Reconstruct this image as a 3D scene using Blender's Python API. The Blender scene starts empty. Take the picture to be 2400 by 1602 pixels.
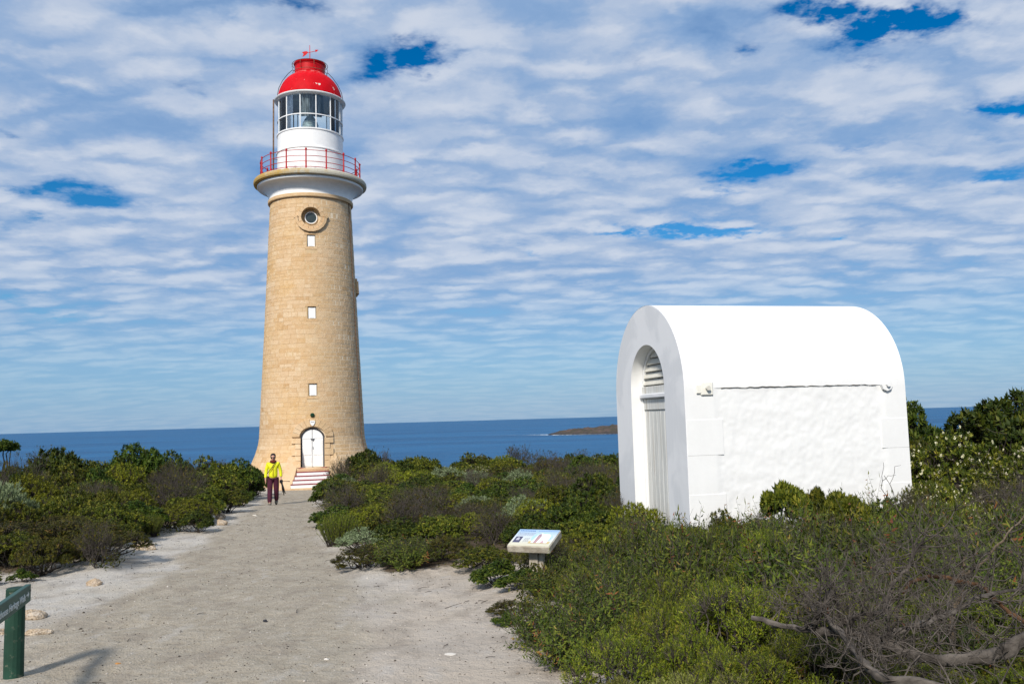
import bpy, bmesh, math, random
import numpy as np
from mathutils import Vector, Matrix
PI = math.pi
rad = math.radians
scene = bpy.context.scene
COL = scene.collection

# ------------------------------------------------------------------ camera
PITCH = math.atan(179 / 2000.0)
ROLL = 0.028
CAMZ = 1.65
cd = bpy.data.cameras.new('camera')
cam = bpy.data.objects.new('camera', cd)
COL.objects.link(cam)
cd.sensor_width = 36.0
cd.lens = 30.0
cd.clip_start = 0.05
cd.clip_end = 200000.0
fw = Vector((0, math.cos(PITCH), math.sin(PITCH)))
r0 = Vector((1, 0, 0))
u0 = r0.cross(fw)
rr = r0 * math.cos(ROLL) - u0 * math.sin(ROLL)
uu = u0 * math.cos(ROLL) + r0 * math.sin(ROLL)
cam.matrix_world = Matrix(((rr.x, uu.x, -fw.x, 0), (rr.y, uu.y, -fw.y, 0), (rr.z, uu.z, -fw.z, CAMZ), (0, 0, 0, 1)))
scene.camera = cam

# ------------------------------------------------------------------ light
SUN_AZ = rad(197.0)      # clockwise from +Y, direction towards the sun
SUN_EL = rad(38.0)
ld = bpy.data.lights.new('sun', 'SUN')
sun = bpy.data.objects.new('sun', ld)
COL.objects.link(sun)
ld.energy = 4.5
ld.angle = rad(7.0)
ld.color = (1.0, 0.94, 0.86)
sdir = Vector((math.sin(SUN_AZ) * math.cos(SUN_EL), math.cos(SUN_AZ) * math.cos(SUN_EL), math.sin(SUN_EL)))
sun.rotation_euler = sdir.to_track_quat('Z', 'Y').to_euler()

scene.view_settings.view_transform = 'Standard'
scene.view_settings.look = 'None'
scene.view_settings.exposure = 0.0
scene.view_settings.gamma = 1.0
scene.view_settings.use_curve_mapping = False
scene.render.engine = 'CYCLES'


class NT:
    """small helper for node trees"""
    def __init__(s, tree):
        s.t = tree
        s.n = tree.nodes
        s.l = tree.links

    def new(s, typ, **kw):
        n = s.n.new(typ)
        for k, v in kw.items():
            setattr(n, k, v)
        return n

    def put(s, sock, v):
        if hasattr(v, 'is_output') or isinstance(v, bpy.types.NodeSocket):
            s.l.new(v, sock)
        else:
            sock.default_value = v

    def math(s, op, a, b=None, c=None, clamp=False):
        n = s.new('ShaderNodeMath', operation=op)
        n.use_clamp = clamp
        s.put(n.inputs[0], a)
        if b is not None:
            s.put(n.inputs[1], b)
        if c is not None:
            s.put(n.inputs[2], c)
        return n.outputs[0]

    def vmath(s, op, a, b=None):
        n = s.new('ShaderNodeVectorMath', operation=op)
        s.put(n.inputs[0], a)
        if b is not None:
            s.put(n.inputs[1], b)
        return n.outputs[0]

    def noise(s, vec, scale, detail=3.0, rough=0.5, out='Fac', dist=0.0):
        n = s.new('ShaderNodeTexNoise')
        if vec is not None:
            s.l.new(vec, n.inputs['Vector'])
        n.inputs['Scale'].default_value = scale
        n.inputs['Detail'].default_value = detail
        n.inputs['Roughness'].default_value = rough
        n.inputs['Distortion'].default_value = dist
        return n.outputs[out]

    def ramp(s, fac, stops, interp='LINEAR'):
        n = s.new('ShaderNodeValToRGB')
        n.color_ramp.interpolation = interp
        els = n.color_ramp.elements
        while len(els) > 1:
            els.remove(els[-1])
        els[0].position = stops[0][0]
        els[0].color = tuple(stops[0][1]) + (1,)
        for p, c in stops[1:]:
            e = els.new(p)
            e.color = tuple(c) + (1,)
        s.put(n.inputs[0], fac)
        return n.outputs[0]

    def mix(s, fac, a, b, blend='MIX'):
        n = s.new('ShaderNodeMix', data_type='RGBA', blend_type=blend)
        s.put(n.inputs[0], fac)
        s.put(n.inputs[6], a if not isinstance(a, tuple) else a + (1,))
        s.put(n.inputs[7], b if not isinstance(b, tuple) else b + (1,))
        return n.outputs[2]

    def smooth(s, v, lo, hi):
        n = s.new('ShaderNodeMapRange', interpolation_type='SMOOTHSTEP')
        s.put(n.inputs[0], v)
        n.inputs[1].default_value = lo
        n.inputs[2].default_value = hi
        return n.outputs[0]

    def comb(s, x, y, z):
        n = s.new('ShaderNodeCombineXYZ')
        s.put(n.inputs[0], x)
        s.put(n.inputs[1], y)
        s.put(n.inputs[2], z)
        return n.outputs[0]

    def sep(s, v):
        n = s.new('ShaderNodeSeparateXYZ')
        s.l.new(v, n.inputs[0])
        return n.outputs


# ------------------------------------------------------------------ sky: Nishita under a broken altocumulus layer
world = bpy.data.worlds.new('World')
scene.world = world
world.use_nodes = True
wt = world.node_tree
wt.nodes.clear()
N = NT(wt)
tc = N.new('ShaderNodeTexCoord')
D = tc.outputs['Generated']
dx, dy, dz = N.sep(D)
zc = N.math('ADD', N.math('MAXIMUM', dz, 0.0), 0.13)
px = N.math('DIVIDE', dx, zc)
py = N.math('DIVIDE', dy, zc)
P = N.comb(px, py, 0.0)
sky = N.new('ShaderNodeTexSky', sky_type='NISHITA')
sky.sun_disc = False
sky.sun_elevation = SUN_EL
sky.sun_rotation = SUN_AZ
sky.altitude = 50
sky.air_density = 1.0
sky.dust_density = 0.3
sky.ozone_density = 2.0
hs = N.new('ShaderNodeHueSaturation')
hs.inputs['Hue'].default_value = 0.505
hs.inputs['Saturation'].default_value = 1.6
hs.inputs['Value'].default_value = 1.0
N.l.new(sky.outputs[0], hs.inputs['Color'])
skycol = hs.outputs[0]
warpc = N.noise(P, 4.2, 5.0, 0.62, out='Color')
warp = N.vmath('SCALE', N.vmath('SUBTRACT', warpc, (0.5, 0.5, 0.5)))
wt.nodes[-1].inputs['Scale'].default_value = 0.26
PW = N.vmath('ADD', P, warp)
pwx, pwy, _ = N.sep(PW)
big = N.noise(PW, 0.55, 2.0, 0.5)
# rolls run across the view, tilted a little
tilt = N.new('ShaderNodeMapping')
tilt.inputs['Rotation'].default_value = (0, 0, rad(-7))
tilt.inputs['Scale'].default_value = (0.85, 1.45, 1.0)
N.l.new(PW, tilt.inputs['Vector'])
mid = N.noise(tilt.outputs[0], 2.6, 3.0, 0.5)
tilt2 = N.new('ShaderNodeMapping')
tilt2.inputs['Rotation'].default_value = (0, 0, rad(9))
tilt2.inputs['Scale'].default_value = (0.95, 1.25, 1.0)
tilt2.inputs['Location'].default_value = (3.3, 1.7, 0)
N.l.new(PW, tilt2.inputs['Vector'])
fine = N.noise(tilt2.outputs[0], 6.2, 5.0, 0.55)
vo = N.new('ShaderNodeTexVoronoi', feature='SMOOTH_F1')
vo.inputs['Scale'].default_value = 7.5
vo.inputs['Smoothness'].default_value = 0.6
vo.inputs['Detail'].default_value = 0.0
vo.inputs['Roughness'].default_value = 0.5
puffmap = N.new('ShaderNodeMapping')
puffmap.inputs['Scale'].default_value = (0.62, 1.25, 1.0)
puffmap.inputs['Rotation'].default_value = (0, 0, rad(-4))
N.l.new(PW, puffmap.inputs['Vector'])
N.l.new(puffmap.outputs[0], vo.inputs['Vector'])
puff = N.math('SUBTRACT', 1.0, N.math('MULTIPLY', vo.outputs['Distance'], 1.35))
fine = N.math('ADD', N.math('MULTIPLY', fine, 0.5), N.math('MULTIPLY', puff, 0.46))
dens = N.math('ADD', N.math('ADD', N.math('MULTIPLY', big, 0.38), N.math('MULTIPLY', mid, 0.36)), N.math('MULTIPLY', fine, 0.55))
GAPS = [(-.182, 1.708, .075, .075, .34), (-.285, 1.777, .035, .045, .25), (-1.232, 2.258, .10, .05, .17), (-1.178, 2.372, .04, .04, .17),
        (-1.39, 2.49, .03, .035, .15), (-1.165, 1.932, .025, .035, .15), (-1.896, 3.515, .10, .10, .12), (-1.931, 3.229, .05, .05, .12),
        (-.377, 1.52, .04, .028, .18), (-.685, 1.80, .045, .04, .12), (.682, 2.335, .098, .06, .27), (.642, 2.485, .056, .046, .25),
        (.698, 2.873, .17, .07, .27), (.566, 2.766, .075, .055, .24), (.378, 2.841, .083, .048, .25), (.098, 3.043, .04, .065, .2),
        (.593, 1.581, .05, .04, .27), (.778, 1.585, .09, .06, .29), (.735, 1.674, .035, .04, .22), (.501, 1.704, .03, .025, .15),
        (.80, 1.792, .045, .028, .18), (1.188, 1.935, .08, .035, .27), (1.38, 2.348, .05, .04, .22), (.91, 2.178, .07, .034, .18),
        (1.132, 2.919, .045, .04, .17), (.276, 1.745, .04, .03, .13),
        (-1.35, 2.38, .30, .16, .085), (.78, 1.60, .24, .14, .09), (1.35, 2.05, .25, .25, .07), (-1.8, 3.4, .4, .4, .06), (.55, 2.75, .35, .14, .06)]
gsum = None
for gx, gy, rx, ry, s_ in GAPS:
    a = N.math('POWER', N.math('DIVIDE', N.math('SUBTRACT', pwx, gx), rx * 1.3), 2.0)
    b = N.math('POWER', N.math('DIVIDE', N.math('SUBTRACT', pwy, gy), ry * 1.3), 2.0)
    e = N.math('MULTIPLY', N.math('EXPONENT', N.math('MULTIPLY', N.math('ADD', a, b), -1.0)), s_)
    gsum = e if gsum is None else N.math('ADD', gsum, e)
gsum = N.math('MULTIPLY', gsum, N.math('MULTIPLY_ADD', N.noise(P, 16.0, 4.0, 0.6), 2.6, -0.34))
dens = N.math("SUBTRACT", N.math("ADD", dens, 0.15), N.math('MULTIPLY', gsum, 1.4))
mask = N.math('POWER', N.smooth(dens, 0.34, 0.68), 0.75)
low = N.smooth(dz, 0.015, 0.20)
mask = N.math('MULTIPLY', mask, N.math('MULTIPLY_ADD', low, 0.78, 0.16))
shade = N.math('ADD', N.math('MULTIPLY', mid, 0.35), N.math('MULTIPLY', fine, 0.75))
ccol = N.ramp(N.smooth(shade, 0.30, 0.70), [(0.0, (2.6, 4.1, 6.6)), (0.45, (4.35, 5.4, 7.2)), (1.0, (6.3, 6.9, 8.0))])
hazeb = N.smooth(dz, 0.24, 0.0)
skycol2 = N.mix(N.math('MULTIPLY', hazeb, 0.75), skycol, (1.25, 3.6, 7.0))
col = N.mix(mask, skycol2, ccol)
bg = N.new('ShaderNodeBackground')
bg.inputs['Strength'].default_value = 0.1
N.l.new(col, bg.inputs['Color'])
wo = N.new('ShaderNodeOutputWorld')
N.l.new(bg.outputs[0], wo.inputs['Surface'])


# ------------------------------------------------------------------ materials
def material(name, build):
    m = bpy.data.materials.new(name)
    m.use_nodes = True
    m.node_tree.nodes.clear()
    t = NT(m.node_tree)
    out = t.new('ShaderNodeOutputMaterial')
    sh = build(t)
    m.node_tree.links.new(sh, out.inputs['Surface'])
    return m


def principled(t, col, rough=0.6, spec=0.3, bump=None, bstr=0.3, bdist=0.01, metal=0.0, trans=0.0):
    p = t.new('ShaderNodeBsdfPrincipled')
    t.put(p.inputs['Base Color'], col if not isinstance(col, tuple) else col + (1,))
    t.put(p.inputs['Roughness'], rough)
    p.inputs['Specular IOR Level'].default_value = spec
    p.inputs['Metallic'].default_value = metal
    if bump is not None:
        b = t.new('ShaderNodeBump')
        b.inputs['Strength'].default_value = bstr
        b.inputs['Distance'].default_value = bdist
        t.put(b.inputs['Height'], bump)
        t.l.new(b.outputs[0], p.inputs['Normal'])
    return p.outputs[0]


def objco(t):
    return t.new('ShaderNodeTexCoord').outputs['Object']


def attr(t, name):
    return t.new('ShaderNodeAttribute', attribute_name=name).outputs['Fac']


def paint(name, colour, var=0.06, rough=0.5, dirt=(0.3, 0.22, 0.12), dirt_amt=0.12, scale=3.0, spec=0.3, bstr=0.1):
    def b(t):
        o = objco(t)
        n1 = t.noise(o, scale, 5, 0.6)
        n2 = t.noise(o, scale * 9, 4, 0.6)
        c = t.mix(t.smooth(n1, 0.35, 0.7), tuple(v * (1 - var) for v in colour), tuple(min(1, v * (1 + var)) for v in colour))
        c = t.mix(t.math('MULTIPLY', t.smooth(n2, 0.58, 0.75), dirt_amt), c, dirt)
        return principled(t, c, rough, spec, n2, bstr, 0.004)
    return material(name, b)


def sandstone(name, mortar=False):
    def b(t):
        o = objco(t)
        sx, sy, sz = t.sep(o)
        n1 = t.noise(o, 0.55, 4, 0.6)
        n2 = t.noise(o, 5.0, 5, 0.65)
        n3 = t.noise(o, 28.0, 4, 0.6)
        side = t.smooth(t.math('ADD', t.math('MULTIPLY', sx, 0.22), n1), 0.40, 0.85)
        if mortar:
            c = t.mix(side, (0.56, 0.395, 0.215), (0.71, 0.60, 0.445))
        else:
            tn = attr(t, 'tint')
            c = t.ramp(tn, [(0.0, (0.47, 0.28, 0.13)), (0.3, (0.575, 0.38, 0.205)), (0.65, (0.63, 0.45, 0.275)), (1.0, (0.69, 0.535, 0.36))])
            c = t.mix(t.math('MULTIPLY', t.smooth(n1, 0.42, 0.72), 0.45), c, (0.66, 0.425, 0.175))
            c = t.mix(t.math('MULTIPLY', t.smooth(n2, 0.48, 0.70), 0.5), c, (0.72, 0.58, 0.39))
            c = t.mix(t.math('MULTIPLY', t.smooth(n2, 0.46, 0.28), 0.4), c, (0.47, 0.29, 0.125))
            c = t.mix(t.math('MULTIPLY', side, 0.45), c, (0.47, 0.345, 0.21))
            c = t.mix(t.math('MULTIPLY', t.smooth(n3, 0.60, 0.72), 0.18), c, (0.30, 0.18, 0.08))
        return principled(t, c, 0.9, 0.15, t.math('ADD', n2, n3), 0.9, 0.022)
    return material(name, b)


def leafmat(name, stops, trans=0.30, rough=0.55, spec=0.18):
    def b(t):
        tn = attr(t, 'tint')
        oi = t.new('ShaderNodeObjectInfo').outputs['Random']
        c = t.ramp(tn, [(p_, tuple(min(1, v_ * 1.3) for v_ in q_)) for p_, q_ in stops])
        h = t.new('ShaderNodeHueSaturation')
        t.put(h.inputs['Hue'], t.math('MULTIPLY_ADD', oi, 0.024, 0.486))
        t.put(h.inputs['Value'], t.math('MULTIPLY_ADD', oi, 0.5, 0.75))
        t.l.new(c, h.inputs['Color'])
        c = h.outputs[0]
        p = principled(t, c, rough, spec)
        tr = t.new('ShaderNodeBsdfTranslucent')
        t.l.new(c, tr.inputs['Color'])
        m = t.new('ShaderNodeMixShader')
        m.inputs[0].default_value = trans * .8
        t.l.new(p, m.inputs[1])
        t.l.new(tr.outputs[0], m.inputs[2])
        return m.outputs[0]
    return material(name, b)


def barkmat(name, c0, c1, sc=9.0):
    def b(t):
        o = objco(t)
        n = t.noise(o, sc, 5, 0.65)
        n2 = t.noise(o, sc * 5, 4, 0.6)
        c = t.mix(t.smooth(n, 0.3, 0.7), c0, c1)
        return principled(t, c, 0.9, 0.15, t.math('ADD', n, n2), 0.7, 0.008)
    return material(name, b)


M = {}
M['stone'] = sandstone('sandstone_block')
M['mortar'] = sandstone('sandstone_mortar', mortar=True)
M['white'] = paint('white_paint', (0.84, 0.84, 0.825), 0.04, 0.45)
M['hutwhite'] = paint('limewash_white', (0.80, 0.80, 0.785), 0.02, 0.7, dirt_amt=0.03, bstr=0.25)
M['red'] = paint('red_enamel', (0.54, 0.001, 0.006), 0.12, 0.5, dirt=(0.6, 0.35, 0.3), dirt_amt=0.05, spec=0.2)
M['railred'] = paint('rail_red', (0.40, 0.008, 0.014), 0.15, 0.45)
M['nosing'] = paint('maroon_paint', (0.26, 0.022, 0.035), 0.2, 0.55)
M['rust'] = paint('rust_iron', (0.16, 0.10, 0.065), 0.3, 0.8, scale=8)
M['dark'] = paint('dark_iron_and_shade', (0.03, 0.03, 0.035), 0.2, 0.6)  # black ironwork, and the shade painted on the tower door's frame
M['green'] = paint('green_paint', (0.013, 0.052, 0.032), 0.3, 0.7, dirt=(0.17, 0.165, 0.12), dirt_amt=0.8, scale=2.2)
M['greenboard'] = paint('green_board_paint', (0.032, 0.085, 0.064), 0.12, 0.5, dirt=(0.1, 0.17, 0.14), dirt_amt=0.3, scale=6)
M['lampgreen'] = paint('dark_green_enamel', (0.006, 0.04, 0.018), 0.1, 0.3)
M['letter'] = paint('letter_white', (0.62, 0.66, 0.64), 0.05, 0.6)
M['wood'] = barkmat('weathered_timber', (0.30, 0.26, 0.20), (0.52, 0.48, 0.40), 6)


def _(t):
    o = objco(t)
    n1 = t.noise(o, 1.1, 3, 0.5, dist=0.6)
    n2 = t.noise(o, 6.0, 5, 0.6)
    z = t.sep(o)[2]
    n3 = t.noise(t.comb(t.sep(o)[0], t.math('MULTIPLY', t.sep(o)[1], 6.0), t.math('MULTIPLY', z, 0.5)), 3.0, 4, 0.6)
    c = t.mix(t.smooth(n1, 0.42, 0.54), (0.64, 0.65, 0.665), (0.72, 0.725, 0.735))
    c = t.mix(t.math('MULTIPLY', t.smooth(n3, 0.4, 0.8), 0.3), c, (0.74, 0.74, 0.735))
    return principled(t, c, 0.8, 0.15, n2, 0.15, 0.006)
M['greypaint'] = material('grey_patched_paint', _)


def _(t):
    o = objco(t)
    sx, sy, sz = t.sep(o)
    n = t.noise(t.comb(sx, t.math('MULTIPLY', sy, 25.0), sz), 1.3, 5, 0.65)
    c = t.mix(t.smooth(n, 0.35, 0.65), (0.50, 0.50, 0.47), (0.66, 0.66, 0.63))
    c = t.mix(t.math('MULTIPLY', t.smooth(t.noise(t.comb(sx, t.math('MULTIPLY', sy, 14.0), t.math('MULTIPLY', sz, 0.8)), 1.0, 3, 0.5), 0.56, 0.7), 0.45), c, (0.42, 0.35, 0.26))
    return principled(t, c, 0.6, 0.3, n, 0.2, 0.004)
M['doorboard'] = material('flaking_door_paint', _)


def _(t):
    o = objco(t)
    n = t.noise(o, 2.0, 5, 0.65)
    n2 = t.noise(o, 14.0, 4, 0.6)
    x = t.sep(o)[0]
    k = t.math('SUBTRACT', n, t.math('MULTIPLY', x, 0.10))
    c = t.mix(t.smooth(k, 0.45, 0.75), (0.50, 0.47, 0.38), (0.46, 0.30, 0.09))
    c = t.mix(t.math('MULTIPLY', t.smooth(n2, 0.5, 0.7), 0.5), c, (0.30, 0.27, 0.19))
    return principled(t, c, 0.9, 0.1, n2, 0.4, 0.01)
M['lichen'] = material('lichen_stone', _)


def _(t):
    tr = t.new('ShaderNodeBsdfTransparent')
    tr.inputs['Color'].default_value = (0.94, 0.98, 0.99, 1)
    gl = t.new('ShaderNodeBsdfGlossy')
    gl.inputs['Roughness'].default_value = 0.03
    gl.inputs['Color'].default_value = (0.9, 0.95, 1.0, 1)
    fr = t.new('ShaderNodeFresnel')
    fr.inputs['IOR'].default_value = 1.45
    m = t.new('ShaderNodeMixShader')
    t.l.new(fr.outputs[0], m.inputs[0])
    t.l.new(tr.outputs[0], m.inputs[1])
    t.l.new(gl.outputs[0], m.inputs[2])
    return m.outputs[0]
M['glass'] = material('lantern_glass', _)
M['darkglass'] = paint('dark_window_glass', (0.035, 0.05, 0.05), 0.2, 0.12, dirt_amt=0.0, spec=0.6, bstr=0.0)


def _(t):
    o = objco(t)
    sx, sy, sz = t.sep(o)
    n = t.noise(t.comb(t.math('MULTIPLY', sx, 9.0), t.math('MULTIPLY', sy, 9.0), sz), 1.6, 3, 0.6)
    c = t.mix(t.smooth(n, 0.35, 0.65), (0.10, 0.115, 0.12), (0.50, 0.53, 0.53))
    return principled(t, c, 0.35, 0.5)
M['curtain'] = material('pale_curtain', _)


def _(t):
    o = objco(t)
    n = t.noise(o, 1.6, 2, 0.5)
    c = t.mix(t.smooth(n, 0.4, 0.6), (0.04, 0.06, 0.08), (0.09, 0.12, 0.10))
    return principled(t, c, 0.5, 0.4)
M['blind'] = material('slate_blind', _)
M['lens'] = paint('lens_glass', (0.42, 0.48, 0.47), 0.3, 0.12, dirt=(0.05, 0.06, 0.06), dirt_amt=0.7, scale=6, spec=0.8)

M['bark'] = barkmat('grey_bark', (0.035, 0.028, 0.022), (0.10, 0.085, 0.07))
M['twig'] = barkmat('grey_twig', (0.042, 0.035, 0.029), (0.135, 0.115, 0.098), 14)
M['limb'] = barkmat('weathered_limb', (0.030, 0.026, 0.022), (0.15, 0.13, 0.112), 7)
M['tanlimb'] = barkmat('tan_limb', (0.07, 0.052, 0.034), (0.20, 0.155, 0.105), 7)
M['redlimb'] = barkmat('reddish_limb', (0.055, 0.03, 0.017), (0.17, 0.09, 0.045), 7)
M['olive'] = leafmat('olive_leaf', [(0, (0.010, 0.020, 0.003)), (0.4, (0.045, 0.063, 0.006)), (0.75, (0.13, 0.132, 0.012)), (1, (0.24, 0.21, 0.03))])
M['deep'] = leafmat('deep_green_leaf', [(0, (0.007, 0.018, 0.003)), (0.45, (0.030, 0.053, 0.006)), (0.8, (0.085, 0.105, 0.010)), (1, (0.15, 0.155, 0.022))])
M['silver'] = leafmat('silver_leaf', [(0, (0.05, 0.066, 0.028)), (0.5, (0.125, 0.155, 0.075)), (1, (0.26, 0.31, 0.18))], 0.15, 0.7, 0.15)
M['heath'] = leafmat('heath_needle', [(0, (0.024, 0.046, 0.003)), (0.5, (0.098, 0.128, 0.007)), (0.85, (0.185, 0.195, 0.014)), (1, (0.23, 0.18, 0.03))])
M['brown'] = leafmat('brownish_leaf', [(0, (0.014, 0.020, 0.003)), (0.5, (0.050, 0.052, 0.006)), (0.8, (0.105, 0.086, 0.010)), (1, (0.13, 0.068, 0.015))])
M['lance'] = leafmat('lance_leaf', [(0, (0.012, 0.024, 0.004)), (0.45, (0.056, 0.078, 0.009)), (0.8, (0.135, 0.145, 0.018)), (0.92, (0.17, 0.12, 0.03)), (1, (0.17, 0.06, 0.02))])
M['lime'] = leafmat('lime_leaf', [(0, (0.035, 0.052, 0.004)), (0.5, (0.125, 0.145, 0.008)), (1, (0.26, 0.25, 0.025))])
M['sage'] = leafmat('sage_leaf', [(0, (0.055, 0.065, 0.010)), (0.5, (0.155, 0.165, 0.035)), (1, (0.30, 0.29, 0.10))])
M['flower'] = leafmat('cream_flower', [(0, (0.30, 0.28, 0.17)), (0.5, (0.48, 0.45, 0.31)), (1, (0.66, 0.62, 0.48))], 0.2, 0.7, 0.2)


# ------------------------------------------------------------------ mesh helpers
def link(o, parent=None):
    COL.objects.link(o)
    if parent is not None:
        o.parent = parent
    return o


def tag(o, label=None, cat=None, group=None, kind=None):
    if label:
        o['label'] = label
    if cat:
        o['category'] = cat
    if group:
        o['group'] = group
    if kind:
        o['kind'] = kind
    return o


def thing(name, label, cat, loc=(0, 0, 0), rotz=0.0, group=None, scale=None):
    o = bpy.data.objects.new(name, None)
    o.empty_display_size = 0.2
    o.location = loc
    o.rotation_euler = (0, 0, rotz)
    if scale:
        o.scale = scale
    link(o)
    return tag(o, label, cat, group)


class MB:
    def __init__(s):
        s.v = []
        s.f = []
        s.t = []
        s.m = []
        s.sm = []

    def add(s, verts, faces, tint=0.5, mi=0, smooth=False):
        k = len(s.v)
        s.v += [tuple(p) for p in verts]
        s.t += [tint] * len(verts)
        for f in faces:
            s.f.append([i + k for i in f])
            s.m.append(mi)
            s.sm.append(smooth)
        return s

    def box(s, x0, x1, y0, y1, z0, z1, mi=0, bev=0.0, tint=0.5):
        if bev <= 0:
            v = [(x0, y0, z0), (x1, y0, z0), (x1, y1, z0), (x0, y1, z0), (x0, y0, z1), (x1, y0, z1), (x1, y1, z1), (x0, y1, z1)]
            return s.add(v, [(3, 2, 1, 0), (4, 5, 6, 7), (0, 1, 5, 4), (1, 2, 6, 5), (2, 3, 7, 6), (3, 0, 4, 7)], tint, mi)
        bm = bmesh.new()
        bmesh.ops.create_cube(bm, size=1)
        for q in bm.verts:
            q.co = Vector(((x0 + x1) / 2 + q.co.x * (x1 - x0), (y0 + y1) / 2 + q.co.y * (y1 - y0), (z0 + z1) / 2 + q.co.z * (z1 - z0)))
        bmesh.ops.bevel(bm, geom=list(bm.edges), offset=bev, segments=1, affect='EDGES', profile=0.5)
        bm.verts.index_update()
        s.add([q.co[:] for q in bm.verts], [[q.index for q in f.verts] for f in bm.faces], tint, mi)
        bm.free()
        return s

    def lathe(s, prof, n=48, mi=0, smooth=False, a0=0.0, a1=2 * PI, close=False):
        """prof: list of (r, z); angle measured from -y towards +x"""
        full = abs(a1 - a0 - 2 * PI) < 1e-6
        cols = n if full else n + 1
        v = []
        for i in range(cols):
            a = a0 + (a1 - a0) * i / n
            for r, z in prof:
                v.append((r * math.sin(a), -r * math.cos(a), z))
        k = len(prof)
        f = []
        for i in range(n):
            j = (i + 1) % cols
            for q in range(k - 1):
                f.append((i * k + q, j * k + q, j * k + q + 1, i * k + q + 1))
        return s.add(v, f, 0.5, mi, smooth)

    def tube(s, pts, radii, n=8, mi=0, cap=True, smooth=True, tint=0.5):
        pts = [Vector(p) for p in pts]
        if not hasattr(radii, '__len__'):
            radii = [radii] * len(pts)
        v = []
        prev = None
        for i, p in enumerate(pts):
            d = (pts[min(i + 1, len(pts) - 1)] - pts[max(i - 1, 0)]).normalized()
            if prev is None:
                a = d.cross(Vector((0, 0, 1)))
                if a.length < 1e-3:
                    a = d.cross(Vector((1, 0, 0)))
                a.normalize()
            else:
                a = (prev - d * prev.dot(d)).normalized()
            prev = a
            b = d.cross(a)
            for q in range(n):
                t = 2 * PI * q / n
                v.append(p + (a * math.cos(t) + b * math.sin(t)) * radii[i])
        f = []
        for i in range(len(pts) - 1):
            for q in range(n):
                r = (q + 1) % n
                f.append((i * n + q, i * n + r, (i + 1) * n + r, (i + 1) * n + q))
        if cap:
            f.append(tuple(range(n))[::-1])
            f.append(tuple(range((len(pts) - 1) * n, len(pts) * n)))
        return s.add(v, f, tint, mi, smooth)

    def prism(s, poly, axis, a, b, mi=0, smooth=False):
        """extrude 2-D polygon between a and b along axis; poly in the other two axes in order"""
        def put(p, w):
            if axis == 'x':
                return (w, p[0], p[1])
            if axis == 'y':
                return (p[0], w, p[1])
            return (p[0], p[1], w)
        n = len(poly)
        v = [put(p, a) for p in poly] + [put(p, b) for p in poly]
        f = [tuple(range(n)), tuple(range(2 * n - 1, n - 1, -1))]
        for i in range(n):
            j = (i + 1) % n
            f.append((i, i + n, j + n, j))
        return s.add(v, f, 0.5, mi, smooth)

    def mesh(s, name, mats):
        me = bpy.data.meshes.new(name)
        me.from_pydata(s.v, [], s.f)
        for m in (mats if isinstance(mats, (list, tuple)) else [mats]):
            me.materials.append(m)
        me.polygons.foreach_set('material_index', s.m)
        me.polygons.foreach_set('use_smooth', s.sm)
        at = me.attributes.new('tint', 'FLOAT', 'POINT')
        at.data.foreach_set('value', np.array(s.t, dtype=np.float32))
        me.update()
        return me

    def build(s, name, mats, parent=None, fixn=True):
        me = s.mesh(name, mats)
        if fixn:
            bm = bmesh.new()
            bm.from_mesh(me)
            bmesh.ops.recalc_face_normals(bm, faces=bm.faces)
            bm.to_mesh(me)
            bm.free()
        return link(bpy.data.objects.new(name, me), parent)


def np_mesh(name, V, T, tint, mats, mi=None, smooth=False):
    """triangles straight from numpy arrays"""
    me = bpy.data.meshes.new(name)
    V = np.ascontiguousarray(V, dtype=np.float32)
    T = np.ascontiguousarray(T, dtype=np.int32)
    me.vertices.add(len(V))
    me.vertices.foreach_set('co', V.ravel())
    me.loops.add(T.size)
    me.loops.foreach_set('vertex_index', T.ravel())
    me.polygons.add(len(T))
    k = T.shape[1]
    me.polygons.foreach_set('loop_start', np.arange(0, T.size, k, dtype=np.int32))
    me.polygons.foreach_set('loop_total', np.full(len(T), k, dtype=np.int32))
    for m in (mats if isinstance(mats, (list, tuple)) else [mats]):
        me.materials.append(m)
    if mi is not None:
        me.polygons.foreach_set('material_index', np.asarray(mi, dtype=np.int32))
    if smooth:
        me.polygons.foreach_set('use_smooth', np.ones(len(T), dtype=bool))
    if tint is not None:
        at = me.attributes.new('tint', 'FLOAT', 'POINT')
        at.data.foreach_set('value', np.asarray(tint, dtype=np.float32))
    me.update(calc_edges=True)
    me.validate()
    return me


def nrm(a):
    return a / np.maximum(np.linalg.norm(a, axis=-1, keepdims=True), 1e-9)


def leaves_np(base, d, side, L, Wd, fold=0.15):
    """rhombic folded leaves: two triangles each"""
    up = nrm(np.cross(side, d))
    mid = base + d * (L * 0.45)[:, None]
    l = mid + side * (Wd * 0.5)[:, None] + up * (Wd * fold)[:, None]
    r = mid - side * (Wd * 0.5)[:, None] + up * (Wd * fold)[:, None]
    tip = base + d * L[:, None]
    n = len(base)
    V = np.stack([base, l, tip, r], 1).reshape(-1, 3)
    k = np.arange(n) * 4
    T = np.concatenate([np.stack([k, k + 1, k + 2], 1), np.stack([k, k + 2, k + 3], 1)])
    return V, T


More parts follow.
